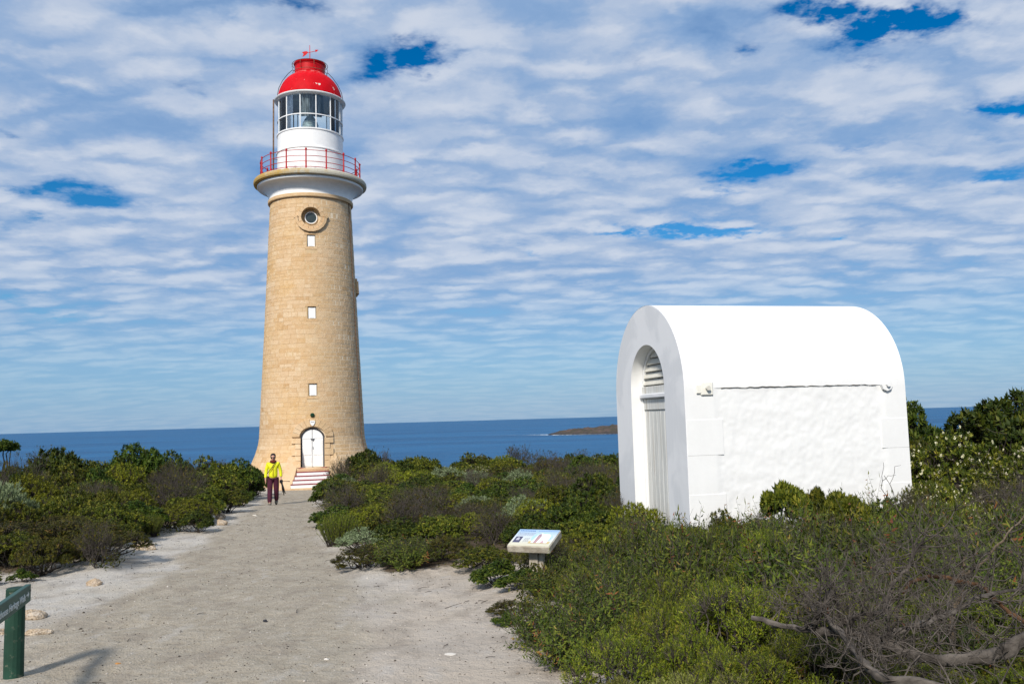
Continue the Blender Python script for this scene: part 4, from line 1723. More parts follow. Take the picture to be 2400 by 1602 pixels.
hr = [(.070, .05), (.092, .075), (.092, .082), (.080, .075)]
hr_o = link(bpy.data.objects.new('hair', skin_mesh('hair', hv, [(0, 1), (1, 2), (2, 3)], hr, M['hair'])), person)
mb = MB()
for sx_ in (-1, 1):
    mb.box(sx_ * .040 - .031, sx_ * .040 + .031, -.108, -.088, 1.522, 1.560, bev=.008)
    mb.box(sx_ * .080 - .005, sx_ * .080 + .005, -.095, .03, 1.545, 1.556)
mb.box(-.012, .012, -.106, -.096, 1.545, 1.555)
mb.build('sunglasses', M['black'], person)
mb = MB()
mb.lathe([(.055, 1.36), (.10, 1.37), (.105, 1.41), (.085, 1.445), (.06, 1.45)], 20, smooth=True)
mb.build('scarf', M['scarf'], person)
mb = MB()
mb.tube([(.10, .05, 1.43), (.085, -.085, 1.385), (.02, -.135, 1.29), (-.08, -.150, 1.15), (-.165, -.10, 1.05), (-.19, .0, 1.02)], .012, 6)
mb.build('strap', M['black'], person)

tp = thing('folded_tripod', 'black folded tripod hanging from the left hand of the walker', 'tripod', (PX_, PY_, g1(PX_, PY_)), rad(13))
MB().box(.205, .305, -.075, .055, .70, .81, bev=.02).build('tripod_head', M['black'], tp)
MB().tube([(.30, -.02, .755), (.43, -.03, .748), (.53, -.035, .745)], [.012, .012, .018], 6).build('pan_handle', M['rust'], tp)
for k, (dx_, dy_) in enumerate(((.05, .0), (.09, .02), (.02, -.03))):
    MB().tube([(.26 + .01 * k, -.01 + dy_ * .5, .71), (.28 + dx_ * .6, dy_, .52), (.29 + dx_, dy_, .30 + .05 * k)], [.024, .020, .014], 6).build('leg', M['black'], tp)


# ------------------------------------------------------------------ rocks
def _(t):
    o = objco(t)
    n = t.noise(o, 6.0, 5, 0.65)
    n2 = t.noise(o, 30.0, 4, 0.6)
    oi = t.new('ShaderNodeObjectInfo').outputs['Random']
    c = t.mix(t.smooth(n, 0.35, 0.65), (0.43, 0.33, 0.22), (0.55, 0.47, 0.37))
    c = t.mix(t.math('MULTIPLY', oi, .4), c, (0.44, 0.29, 0.17))
    c = t.mix(t.math('MULTIPLY', t.smooth(n2, .5, .62), .7), c, (.22, .15, .09))
    c = t.mix(t.math('MULTIPLY', t.smooth(n, .58, .7), .6), c, (.60, .56, .50))
    return principled(t, c, .9, .1, t.math('ADD', n, n2), .9, .04)
M['rock'] = material('limestone_rock', _)


def rock(name, x, y, sx, sy, sz, seed, label, mat=None, sink=.3, rot=0):
    bm = bmesh.new()
    bmesh.ops.create_icosphere(bm, subdivisions=4, radius=1)
    rs_ = np.random.default_rng(seed)
    offs = rs_.uniform(-10, 10, 3)
    planes = nrm(rs_.normal(size=(9, 3)))
    ds = rs_.uniform(.48, .85, 9)
    for v_ in bm.verts:
        p = np.array(v_.co)
        for pn_, d_ in zip(planes, ds):
            k = p @ pn_
            if k > d_:
                p = p - pn_ * (k - d_) * .85
        nn_ = float(vnoise(np.array([p[0] * 2.5 + offs[0]]), np.array([p[1] * 2.5 + p[2] * 1.7 + offs[1]]), seed)[0]) - .5
        n2_ = float(vnoise(np.array([p[0] * 7 + offs[1]]), np.array([p[1] * 7 + p[2] * 5 + offs[2]]), seed + 40)[0]) - .5
        p = p * (1 + .34 * nn_ + .13 * n2_)
        v_.co = Vector((p[0] * sx * .85, p[1] * sy * .85, p[2] * sz * .85))
    me = bpy.data.meshes.new(name)
    bm.to_mesh(me)
    bm.free()
    me.materials.append(mat or M['rock'])
    o_ = link(bpy.data.objects.new(name, me))
    o_.location = (x, y, g1(x, y) + sz * (1 - 2 * sink) * .5)
    o_.rotation_euler = (0, 0, rot)
    return tag(o_, label, 'rock')


rock('rock', -6.95, 20.3, .20, .15, .13, 1, 'rounded cream boulder at the left path edge below the mid bushes')
rock('rock', -7.75, 22.6, .16, .14, .16, 2, 'smaller cream rock just behind the rounded boulder on the left edge')
rock('rock', -9.25, 29.2, .30, .2, .14, 3, 'half buried pale rock at the path edge left of the walker')
rock('rock', -6.65, 15.5, .22, .17, .15, 4, 'reddish tan rock tucked under the big low bush beside the path')
rock('rock', -5.52, 11.3, .14, .10, .085, 5, 'pale limestone rock lying alone on the sand before the low bush')
rock('rock', -5.12, 9.15, .19, .15, .09, 6, 'lichen spotted lumpy rock right behind the green signpost')
rock('rock', -4.62, 8.35, .17, .08, .05, 7, 'flat yellow-tan stone lying on the sand beside the green signpost', rot=.15)
rock('rock', -5.05, 8.45, .12, .09, .06, 8, 'small orange stone at the left picture edge behind the signpost')
rock('rock', -.57, 7.09, .058, .03, .014, 9, 'flat white stone set in the path near the bottom right bushes', paint('white_stone', (.54, .51, .46), .1, .9))
rock('rock', -2.54, 8.73, .035, .03, .022, 10, 'small black pebble alone in the middle of the path', M['dark'])
rock('rock', -7.0, 23.1, .10, .08, .035, 12, 'thin white stone lying flat on the far path', paint('white_stone', (.66, .62, .55), .1, .9))
rock('rock', -3.25, 7.09, .03, .02, .012, 13, 'tiny orange stone on the near sand right of the signpost', paint('orange_stone', (.42, .20, .06), .1, .9))
rock('rock', -1.55, 7.0, .03, .022, .015, 14, 'tiny pale pebble on the near gravel left of the white stone', paint('white_stone', (.60, .56, .5), .1, .9))
# gravel grains and fallen twigs
rng = np.random.default_rng(77)
n = 16000
gx_ = rng.uniform(-8.5, 1.2, n)
gy_ = 4.0 + 22 * rng.random(n) ** 1.9
keep = sand_dist(gx_, gy_) > -.1
gx_, gy_ = gx_[keep], gy_[keep]
n = len(gx_)
s_ = rng.uniform(.002, .0065, n) * (1 + .04 * gy_) * np.where(rng.random(n) < .03, 2.0, 1)
c0 = np.stack([gx_, gy_, gz(gx_, gy_) + s_ * .2], 1)
octv = np.array([[1, 0, 0], [-1, 0, 0], [0, 1, 0], [0, -1, 0], [0, 0, .6], [0, 0, -.6]])
octf = np.array([[0, 2, 4], [2, 1, 4], [1, 3, 4], [3, 0, 4], [2, 0, 5], [1, 2, 5], [3, 1, 5], [0, 3, 5]])
an = rng.uniform(0, PI, n)
Vg = np.repeat(octv[None], n, 0) * (s_[:, None, None] * rng.uniform(.6, 1.5, (n, 1, 3)))
ca, sa = np.cos(an)[:, None], np.sin(an)[:, None]
Vg = np.stack([Vg[..., 0] * ca - Vg[..., 1] * sa, Vg[..., 0] * sa + Vg[..., 1] * ca, Vg[..., 2]], -1) + c0[:, None]
Tg = (octf[None] + (np.arange(n) * 6)[:, None, None]).reshape(-1, 3)


def _(t):
    tn = attr(t, 'tint')
    c = t.ramp(tn, [(0, (.035, .03, .025)), (.45, (.10, .08, .06)), (.55, (.25, .21, .17)), (1, (.62, .58, .52))])
    return principled(t, c, .9, .1)
M['grain'] = material('gravel_grain', _)
o = link(bpy.data.objects.new('gravel', np_mesh('gravel', Vg.reshape(-1, 3), Tg, np.repeat(rng.random(n), 6), M['grain'])))
tag(o, 'loose gravel grains scattered over the sandy path', 'gravel', kind='stuff')
st = Sticks()
for i in range(260):
    x = rng.uniform(-8.2, .6)
    y = 5.2 + 16 * rng.random() ** 1.5
    d_ = float(sand_dist(np.array([x]), np.array([y]))[0])
    if d_ < -.1 or (d_ > .8 and rng.random() < .88):
        continue
    a = rng.uniform(0, 2 * PI)
    L = rng.uniform(.04, .20)
    p = np.array([x, y, g1(x, y) + .008])
    q = p + np.array([math.cos(a) * L, math.sin(a) * L, 0])
    q[2] = g1(q[0], q[1]) + rng.uniform(.004, .03)
    m_ = (p + q) / 2 + np.array([rng.uniform(-.02, .02), rng.uniform(-.02, .02), .006])
    st.path([p, m_, q], .004, .002)
o = link(bpy.data.objects.new('fallen_twigs', st.mesh('fallen_twigs', M['bark'])))
tag(o, 'short dry twigs lying along the sandy path edges', 'twigs', kind='stuff')


# ------------------------------------------------------------------ shrub prototypes (unit radius about 1, height about 1)
def perp(d, rng):
    r_ = rng.normal(size=d.shape)
    return nrm(np.cross(d, r_))


def bend(a, b, rng, k=3, amt=.12):
    pts = [a]
    L = np.linalg.norm(b - a)
    for i in range(1, k):
        pts.append(a + (b - a) * i / k + rng.normal(size=3) * amt * L / k)
    pts.append(b)
    return pts


def dome_tips(rng, nl, tpl, lr=(.24, .40), top=.72, fill=.25):
    cs, rs_ = [], []
    for i in range(nl):
        az = 2 * PI * (i * .618 + rng.random() * .3)
        s = math.sqrt((i + .5) / nl)
        r_ = rng.uniform(*lr) * (1.12 - .25 * s)
        cz = (top - .12 * rng.random()) * math.sqrt(max(0.03, 1 - (s * .88) ** 2))
        cs.append((s * .76 * math.cos(az), s * .76 * math.sin(az), max(cz, r_ * .45) + rng.normal() * .05))
        rs_.append(r_)
    cs = np.array(cs)
    rs_ = np.array(rs_)
    P_, D_, C_ = [], [], []
    for i in range(nl):
        d = nrm(rng.normal(size=(tpl * 2, 3)))
        d = d[d[:, 2] > -.12][:tpl]
        rr_ = rs_[i] * np.where(rng.random(len(d)) < fill, rng.uniform(.3, .85, len(d)), rng.uniform(.86, 1.10, len(d)))
        p = cs[i] + d * rr_[:, None] * np.array([1, 1, .85])
        ok = p[:, 2] > .03
        for j in range(nl):
            if j != i:
                ok &= np.linalg.norm((p - cs[j]) / np.array([1, 1, .85]), axis=1) > rs_[j] * .80
        P_.append(p[ok])
        D_.append(d[ok])
        C_.append(np.full(ok.sum(), i))
    return cs, rs_, np.concatenate(P_), np.concatenate(D_), np.concatenate(C_)


def rosettes(rng, P_, D_, nleaf, L, W, spread=(30, 85), drop=.06, upbias=.35):
    n_ = len(P_)
    ax = nrm(D_ + np.array([0, 0, upbias]))
    B = np.repeat(P_, nleaf, 0)
    A = np.repeat(ax, nleaf, 0)
    u = perp(A, rng)
    t = np.radians(rng.uniform(spread[0], spread[1], len(B)))
    d = nrm(A * np.cos(t)[:, None] + u * np.sin(t)[:, None])
    B = B - A * rng.uniform(0, drop, len(B))[:, None]
    side = nrm(np.cross(A, d) + .25 * rng.normal(size=d.shape))
    Ls = L * rng.uniform(.65, 1.25, len(B))
    V_, T_ = leaves_np(B, d, side, Ls, W * rng.uniform(.75, 1.2, len(B)))
    base = np.repeat(rng.normal(.48, .16, n_), nleaf) + rng.normal(0, .13, n_ * nleaf)
    return V_, T_, np.repeat(np.clip(base, 0, 1), 4)


def add_branches(rng, st_, cs, P_, C_, r_=.03, every=2, roots=5):
    base = np.array([[rng.normal() * .10, rng.normal() * .10, -.06] for _ in range(roots)])
    for i, c in enumerate(cs):
        b = base[i % roots]
        st_.path(bend(b, c * np.array([1, 1, .92]), rng, 4, .35), r_, r_ * .42)
    for k in range(0, len(P_), every):
        c = cs[C_[k]] * np.array([1, 1, .92])
        st_.path(bend(c, P_[k], rng, 2, .3), r_ * .30, r_ * .10)


def protos():
    out = {}

    def keep(kind, fol, br, extra=None):
        out.setdefault(kind, []).append((fol, br, extra))
    # dense rounded shrubs with leaf rosettes at the twig tips
    for kind, mat, seeds, nl, tpl, nlf, L, W in (('olive', 'olive', (1, 2, 3, 4), 14, 92, 12, .062, .027), ('deep', 'deep', (5, 6, 7), 12, 100, 11, .070, .034),
                                                 ('lime', 'lime', (8, 9), 16, 74, 13, .052, .022), ('brown', 'brown', (10, 11), 24, 88, 12, .046, .017),
                                                 ('silver', 'silver', (12, 13), 22, 40, 11, .085, .020), ('flower', 'olive', (14, 15), 14, 86, 11, .064, .028),
                                                 ('sage', 'sage', (16, 17), 20, 84, 14, .036, .014)):
        for s in seeds:
            rng = np.random.default_rng(s + 100)
            cs, rs_, P_, D_, C_ = dome_tips(rng, nl, tpl, lr=(.25, .38) if kind not in ('brown', 'sage', 'silver') else (.19, .31), top=.74)
            sp = (15, 60) if kind in ('silver', 'sage') else (30, 88)
            V_, T_, ti = rosettes(rng, P_, D_, nlf, L, W, sp, .10 if kind in ('silver', 'sage', 'brown') else .05)
            fol = np_mesh('foliage', V_, T_, ti, M[mat])
            st_ = Sticks()
            add_branches(rng, st_, cs, P_, C_, .026, 2)
            # some dead twigs poke through
            for k in range(26):
                a = rng.integers(len(P_))
                p = P_[a]
                st_.path(bend(p - D_[a] * .15, p + nrm(D_[a] + np.array([0, 0, .5]) + rng.normal(size=3) * .4) * rng.uniform(.04, .13), rng, 2, .3), .005, .0018)
            br = st_.mesh('branches', M['bark'])
            ex = None
            if kind == 'flower':
                sel = rng.random(len(P_)) < .22
                V2, T2, t2 = rosettes(rng, P_[sel] + D_[sel] * .035, D_[sel], 9, .028, .022, (10, 80), .02)
                ex = np_mesh('blossom', V2, T2, t2, M['flower'])
            keep(kind, fol, br, ex)
    # small standards: a clumped crown on bare stems, twice as tall as its radius
    for s in (71, 72):
        rng = np.random.default_rng(s)
        cs, rs_, P_, D_, C_ = dome_tips(rng, 9, 150, lr=(.22, .40), top=.85, fill=.3)
        sc_ = rng.uniform(.85, 1.35, (9, 1)) * np.array([1, 1, .8]) + np.array([0, 0, .2])
        P_ = P_ + (cs * (sc_ - 1))[C_]
        cs = cs * sc_
        up_ = np.array([0, 0, .66])
        cs = cs * np.array([1, 1, .95]) + up_
        P_ = P_ * np.array([1, 1, .95]) + up_
        V_, T_, ti = rosettes(rng, P_, D_, 10, .15, .066)
        st_ = Sticks()
        add_branches(rng, st_, cs, P_, C_, .045, 2, 4)
        keep('tall', np_mesh('foliage', V_, T_, ti, M['olive']), st_.mesh('branches', M['bark']))
    # bare twiggy shrubs
    for s in (21, 22, 23):
        rng = np.random.default_rng(s)
        st_ = Sticks()
        tips = []

        def grow(p, d, L, r_, lev):
            q = p + d * L
            m_ = (p + q) / 2 + rng.normal(size=3) * L * .08
            st_.path([p, m_, q], r_, r_ * .72)
            if lev == 0:
                tips.append((q, d))
                return
            for _k in range(3 if lev > 1 else 2):
                nd = nrm(d + rng.normal(size=3) * .48 + np.array([0, 0, .12]))
                grow(q, nd, L * rng.uniform(.62, .88), r_ * .60, lev - 1)
        for k in range(11):
            az = rng.uniform(0, 2 * PI)
            tl = rng.uniform(.15, 1.15)
            d = np.array([math.sin(tl) * math.cos(az), math.sin(tl) * math.sin(az), math.cos(tl)])
            grow(np.array([rng.normal() * .06, rng.normal() * .06, -.04]), d, rng.uniform(.26, .38), .018, 5)
        tp_ = np.array([t[0] for t in tips])
        td = np.array([t[1] for t in tips])
        sel = rng.random(len(tp_)) < (.16 if s != 22 else .04)
        V_, T_, ti = rosettes(rng, tp_[sel], td[sel], 7, .05, .016, (20, 70), .05)
        keep('twiggy', np_mesh('foliage', V_, T_, ti, M['brown']), st_.mesh('twigs', M['twig']))
    # upright needle heath
    for s in (31, 32):
        rng = np.random.default_rng(s)
        st_ = Sticks()
        B, Dd = [], []
        for k in range(420):
            az = rng.uniform(0, 2 * PI)
            rr_ = math.sqrt(rng.random())
            b = np.array([rr_ * .45 * math.cos(az), rr_ * .45 * math.sin(az), 0])
            tl = rr_ * .62 + rng.normal() * .10
            d = np.array([math.sin(tl) * math.cos(az), math.sin(tl) * math.sin(az), math.cos(tl)])
            L = rng.uniform(.75, 1.05) * (1 - .18 * rr_)
            tip = b + d * L
            st_.path([b, b + d * L * .5 + rng.normal(size=3) * .015, tip], .007, .003)
            for q in np.linspace(.30, 1.0, 26):
                B.append(b + (tip - b) * q)
                Dd.append(d)
        B = np.array(B)
        Dd = np.array(Dd)
        u = perp(Dd, rng)
        t = np.radians(rng.uniform(15, 50, len(B)))
        d = nrm(Dd * np.cos(t)[:, None] + u * np.sin(t)[:, None])
        V_, T_ = leaves_np(B, d, nrm(np.cross(Dd, d)), rng.uniform(.045, .085, len(B)), rng.uniform(.008, .014, len(B)))
        ti = np.repeat(np.clip(np.repeat(rng.normal(.5, .17, len(B) // 26), 26) + rng.normal(0, .1, len(B)), 0, 1), 4)
        keep('heath', np_mesh('foliage', V_, T_, ti, M['heath']), st_.mesh('stems', M['bark']))
    # lanceolate-leaved shrubs of the foreground, tall shoots and bare twigs mixed
    for s in (41, 42, 43):
        rng = np.random.default_rng(s)
        st_ = Sticks()
        B, Dd, Ti = [], [], []
        for k in range(250):
            az = rng.uniform(0, 2 * PI)
            rr_ = math.sqrt(rng.random())
            b = np.array([rr_ * .5 * math.cos(az), rr_ * .5 * math.sin(az), 0])
            tl = rr_ * .8 + rng.normal() * .25
            d = np.array([math.sin(tl) * math.cos(az), math.sin(tl) * math.sin(az), math.cos(tl)])
            L = rng.uniform(.55, 1.0) * (1.22 if rng.random() < .12 else 1)
            pts = bend(b, b + d * L, rng, 4, .22)
            bare = rng.random() < .09
            st_.path(pts, .009, .0028)
            if bare:
                for _q in range(4):
                    p = pts[rng.integers(2, 5)]
                    st_.path(bend(p, p + nrm(d + rng.normal(size=3) * .6) * rng.uniform(.08, .22), rng, 2, .3), .004, .0015)
                continue
            tb = rng.normal(.42, .15) + (.4 if rng.random() < .035 else 0)
            for q in np.linspace(.34, 1.0, 19):
                f_ = q * 4
                i_ = min(int(f_), 3)
                B.append(pts[i_] + (pts[i_ + 1] - pts[i_]) * (f_ - i_))
                Dd.append(d)
                Ti.append(tb)
        B = np.array(B)
        Dd = np.array(Dd)
        u = perp(Dd, rng)
        t = np.radians(rng.uniform(30, 100, len(B)))
        d = nrm(Dd * np.cos(t)[:, None] + u * np.sin(t)[:, None] + np.array([0, 0, -.15]))
        V_, T_ = leaves_np(B, d, nrm(np.cross(Dd, d)), rng.uniform(.07, .14, len(B)), rng.uniform(.024, .044, len(B)), .25)
        ti = np.repeat(np.clip(np.array(Ti) + rng.normal(0, .13, len(B)), 0, 1), 4)
        keep('lance', np_mesh('foliage', V_, T_, ti, M['lance']), st_.mesh('stems', M['twig']))
    # fine bright green foreground bush
    for s in (51, 52, 53):
        rng = np.random.default_rng(s)
        cs, rs_, P_, D_, C_ = dome_tips(rng, 26, 60, lr=(.20, .32), top=.72, fill=.4)
        st_ = Sticks()
        add_branches(rng, st_, cs, P_, C_, .02, 1)
        B = np.repeat(P_, 14, 0)
        A = nrm(np.repeat(D_, 14, 0) + np.array([0, 0, .7]))
        k_ = np.tile(np.linspace(0, 1, 14), len(P_))
        B = B - A * (k_ * .13)[:, None] + A * .03
        u = perp(A, rng)
        t = np.radians(rng.uniform(30, 75, len(B)))
        d = nrm(A * np.cos(t)[:, None] + u * np.sin(t)[:, None])
        V_, T_ = leaves_np(B, d, nrm(np.cross(A, d)), rng.uniform(.028, .050, len(B)), rng.uniform(.008, .015, len(B)), .2)
        ti = np.repeat(np.clip(np.repeat(rng.normal(.5, .16, len(P_)), 14) + .22 * (1 - k_) - .1 + rng.normal(0, .1, len(B)), 0, 1), 4)
        keep('fine', np_mesh('foliage', V_, T_, ti, M['heath']), st_.mesh('branches', M['twig']))
    return out


PROTO = protos()
DESC = dict(olive=('olive_shrub', 'rounded olive-green shrub'), deep=('dark_shrub', 'dark green broad-leaved shrub'), lime=('lime_shrub', 'yellow-green knobbly shrub'),
            brown=('brownish_shrub', 'low brownish-green spreading shrub'), silver=('silver_shrub', 'pale silver-leaved shrub'), flower=('flowering_shrub', 'olive shrub with cream flower heads'),
            sage=('sage_shrub', 'pale sage-yellow fine-leaved shrub'), tall=('standing_shrub', 'dark shrub with crown on bare stems'), twiggy=('twiggy_shrub', 'bare grey twiggy shrub'), heath=('heath_shrub', 'bright green upright needle-leaved shrub'),
            lance=('lance_leaved_shrub', 'narrow-leaved shrub with tall reddish shoots'), fine=('fine_leaved_shrub', 'fine-leaved fresh green shrub'))

# canopy height above the slope, from a handful of measured spots
CAN = np.array([(-14.6, 24, 1.3), (-14.3, 22, 1.2), (-13, 24, 2.0), (-11.7, 27, 2.05), (-10.4, 31, 1.55), (-10.2, 33, 1.05), (-9.6, 20, 1.35), (-8.9, 23, .95), (-7.2, 13.5, .80), (-6.3, 13.4, .70), (-10, 17, 1.35),
                (-10.5, 13, 1.0), (-8.6, 27, .6), (-16, 30, 2.0), (-7.6, 19, .6), (-12, 20, 1.7),
                (-6.7, 36, 1.65), (-5.8, 38, 1.6), (-2, 38, 1.5), (2.4, 34, 1.25), (3.3, 30, 1.3), (-2.6, 33, 1.0), (-2.8, 27, .72), (-3.1, 24, .62), (-3.1, 15.5, .62), (-2.9, 17, .62), (-1.9, 17, .6),
                (-2.3, 12.5, .35), (0, 18, .70), (-.4, 12.8, .40), (1.1, 10.6, .62), (1.6, 9, .80), (2.2, 9, .92), (4.2, 10.5, .85), (0.1, 14.5, .74), (1.2, 16, 1.15), (1.0, 13.2, .85), (2.2, 22, 1.1),
                (.1, 9.6, .22), (.5, 9.2, .35), (8.5, 15, 1.85), (7.9, 16, 1.7), (8.4, 18, 1.75), (6.6, 12.2, 1.05), (4.1, 8, .85), (1.3, 5.5, .72), (.8, 4.3, .58), (.36, 8.0, .48), (3.0, 5.5, .35), (2.6, 4.6, .22), (3.2, 7, .7), (7, 9, 1.0), (10, 14, 1.9)])


def canopy(x, y):
    d = np.hypot(CAN[:, 0] - x, (CAN[:, 1] - y) * .8) + .15
    w = d ** -3.0
    return float((w * CAN[:, 2]).sum() / w.sum())


def in_hut(x, y, m):
    dx_, dy_ = x - HX, y - HY
    c, s = math.cos(HROT), math.sin(HROT)
    u, w = dx_ * c + dy_ * s, -dx_ * s + dy_ * c
    return -m < u < HL + m and -m < w < HW + m


shr = []     # (kind, x, y, r, h, rot, variant)
KEY = [('brown', -7.5, 13.6, 1.15, .82), ('brown', -6.55, 13.45, .85, .70), ('brown', -8.9, 13.8, 1.1, .95),
       ('deep', -13.0, 24.5, 1.35, 2.02), ('olive', -12.1, 23.4, 1.1, 1.7), ('deep', -11.75, 27, 1.15, 2.12), ('deep', -11.0, 27.6, .9, 1.85), ('olive', -10.75, 31, 1.1, 1.68), ('deep', -10.0, 31.2, 1.0, 1.55),
       ('deep', -10.35, 34.2, .7, 1.15), ('deep', -9.9, 32.3, .55, .75), ('silver', -10.15, 17.0, .8, 1.4), ('silver', -11.0, 17.8, .9, 1.5), ('twiggy', -10.2, 26, 1.0, 1.35), ('twiggy', -9.0, 22.6, .9, 1.05),
       ('twiggy', -12.0, 21, .9, 1.5), ('lime', -7.6, 20.3, .62, .75), ('deep', -6.95, 18.75, .42, .55), ('heath', -7.6, 17.9, .35, .50), ('olive', -8.3, 24.6, .75, .8), ('deep', -8.9, 27.9, .6, .62),
       ('deep', -7.25, 32.4, .36, .62), ('silver', -6.6, 32.6, .65, .95), ('twiggy', -7.45, 36.6, .7, 1.45), ('twiggy', -7.0, 34.6, .6, 1.1), ('deep', -6.45, 36.8, 1.1, 1.78), ('silver', -6.0, 30.2, .8, .8), ('silver', -2.55, 32.5, 1.1, 1.15), ('silver', -1.5, 31, .8, .95),
       ('heath', -3.15, 15.3, .40, .66), ('deep', -3.85, 17.6, .36, .48), ('lime', -2.75, 16.6, .58, .68), ('twiggy', -2.0, 15.2, .75, .72), ('twiggy', -1.75, 18.2, .9, .8), ('lime', -4.0, 24.5, .9, .78), ('deep', -2.8, 25, .8, .80),
       ('brown', -2.2, 12.3, .55, .38), ('lance', -1.55, 12.1, .5, .40), ('brown', -1.1, 12.4, .5, .4), ('deep', .05, 9.75, .34, .26), ('deep', -.25, 10.35, .38, .34), ('lime', 1.28, 10.6, .34, .66), ('deep', .95, 13.3, .62, .92), ('lime', .45, 14.8, .6, .80), ('deep', 1.35, 15.5, .75, 1.15), ('deep', .25, 12.6, .5, .60),
       ('tall', 3.36, 10.8, .33, 1.24), ('tall', 3.70, 10.9, .26, 1.04), ('tall', 4.06, 10.75, .30, 1.10), ('olive', 3.85, 10.5, .4, .85), ('olive', 4.72, 10.35, .34, .86), ('olive', 5.05, 10.3, .30, .82), ('flower', 5.5, 10.2, .30, .78),
       ('deep', 8.75, 15.2, 1.35, 2.05), ('deep', 7.7, 16.8, 1.1, 2.05), ('olive', 6.95, 17.6, .9, 2.1), ('deep', 7.5, 18.6, 1.0, 2.15), ('flower', 7.3, 14.0, 1.0, 1.55), ('flower', 6.7, 12.6, .9, 1.2), ('flower', 8.1, 12.8, 1.0, 1.4), ('flower', 6.35, 14.6, .9, 1.6), ('twiggy', 8.2, 11.5, 1.0, 1.3), ('twiggy', 6.2, 10.4, .9, 1.0),
       ('lance', 4.7, 8.3, .62, .84), ('lance', 4.0, 7.6, .6, .74), ('lance', 3.0, 8.2, .65, .82), ('twiggy', 5.2, 7.0, .9, .85), ('fine', 3.3, 6.3, .6, .55), ('twiggy', 4.2, 6.2, .8, .7), ('lance', 2.4, 7.2, .6, .75), ('lance', 1.5, 8.0, .5, .72), ('lance', .75, 7.0, .4, .5),
       ('fine', 1.45, 6.0, .52, .78), ('fine', 2.05, 6.2, .50, .72), ('fine', .95, 5.9, .42, .62), ('fine', 1.75, 5.3, .42, .50), ('fine', 2.3, 5.1, .40, .36), ('fine', 1.55, 4.55, .38, .36), ('fine', 2.1, 4.3, .36, .30), ('fine', 2.8, 4.3, .40, .25), ('fine', 1.25, 5.05, .36, .5),
       ('sage', .78, 4.75, .36, .52), ('sage', 1.1, 4.45, .36, .50), ('sage', .55, 5.0, .28, .42), ('sage', .85, 4.2, .32, .48), ('lance', .45, 6.5, .34, .45), ('lance', .25, 7.3, .36, .42), ('lance', .80, 8.1, .42, .46),
       ('brown', -.08, 8.75, .28, .20), ('brown', -8.2, 12.9, 1.0, .75), ('brown', -9.6, 13.0, 1.0, .85), ('deep', -.12, 8.25, .18, .14), ('deep', -6.75, 11.85, .2, .22), ('deep', -7.1, 11.5, .22, .22)]
rng = np.random.default_rng(2024)
for k in KEY:
    shr.append(k + (rng.uniform(0, 2 * PI), int(rng.integers(0, 99))))


def zone_mix(x, y):
    if y < 11.8 and x > -.2 and x < 7 and y < 11:
        if y > 6.4:
            return [('lance', .64), ('twiggy', .05), ('fine', .31)]
        return [('fine', .72), ('lance', .26), ('twiggy', .02)] if x < 3 else [('twiggy', .75), ('fine', .25)]
    if x > 5.5 and y < 22:
        return [('flower', .35), ('deep', .35), ('twiggy', .15), ('olive', .15)]
    if x < -4 and y < 17:
        return [('brown', .4), ('olive', .3), ('deep', .15), ('twiggy', .15)]
    return [('olive', .42), ('deep', .24), ('twiggy', .16), ('lime', .16), ('silver', .01), ('flower', .01)]


zones = [(-17.5, -5, 12.5, 40, 900), (-8, 7, 11, 41, 1300), (0, 7.2, 3.4, 11.5, 900), (5.5, 13, 8, 24, 300)]
for x0, x1, y0, y1, tries in zones:
    for _t in range(tries):
        x = rng.uniform(x0, x1)
        y = rng.uniform(y0, y1)
        if abs(math.atan2(x, y)) > rad(36.5) and y > 4:
            continue
        far = min(1, max(0, (y - 8) / 22))
        r = rng.uniform(.85, 1.15) * (.36 + .62 * far + (.15 if x > 6 else 0))
        h = canopy(x, y) * rng.uniform(.66, 1.06)
        r = min(max(r, h * .42), .34 + h * .75)
        d_ = float(sand_dist(np.array([x]), np.array([y]))[0])
        if d_ > -r * .62:
            continue
        if in_hut(x, y, .12) or math.hypot(x - LX, y - LY) < 3.35 + r * .4:
            continue
        if math.hypot(x - .2, y - 10.4) < .42 or (abs(x - .2 * y / 10.42) < .16 + r * .75 and 7.6 < y < 10.4 and h > .26):
            continue
        if y < 3.3 + x * .1:
            continue
        sp_ = 1.0 if y > 24 else (.86 if y > 11 else .80)
        ok = True
        for q in shr:
            if math.hypot(q[1] - x, q[2] - y) < (q[3] + r) * .5 * sp_ * 1.28:
                ok = False
                break
        if not ok:
            continue
        ks = zone_mix(x, y)
        kd = ks[int(np.searchsorted(np.cumsum([q[1] for q in ks]), rng.random() * .9999))][0]
        if kd == 'twiggy' and x < 3.2 and y < 9:
            kd = 'fine'
        if kd in ('lance',) and h > 1.1:
            kd = 'olive'
        shr.append((kd, x, y, r, h, rng.uniform(0, 2 * PI), int(rng.integers(0, 99))))


def zone_name(x, y):
    px_ = 1200 + 2000 * x / y
    if x < -3.9 and px_ < 720 and x < -9.4 + (26 - y) * .22 + 3.2:
        if y < 17:
            return 'in the near scrub left of the path'
        if y < 26:
            return 'in the middle scrub left of the path'
        return 'in the far scrub left of the path'
    if y < 11.9 and x > -.35 and x < 6 and y > 9.2:
        return 'against the white hut front'
    if y <= 9.2 and x > -.35 and y > 7.0:
        return 'in the bushes below the hut'
    if y <= 7.0:
        return 'in the bottom right foreground'
    if x > 5.0 and y < 26:
        return 'right of the white hut'
    if y < 15:
        return 'left of the information sign'
    if y < 23:
        return 'between path and hut, nearer rows'
    if y < 31:
        return 'between path and hut, middle rows'
    return 'below the sea, right of the tower'


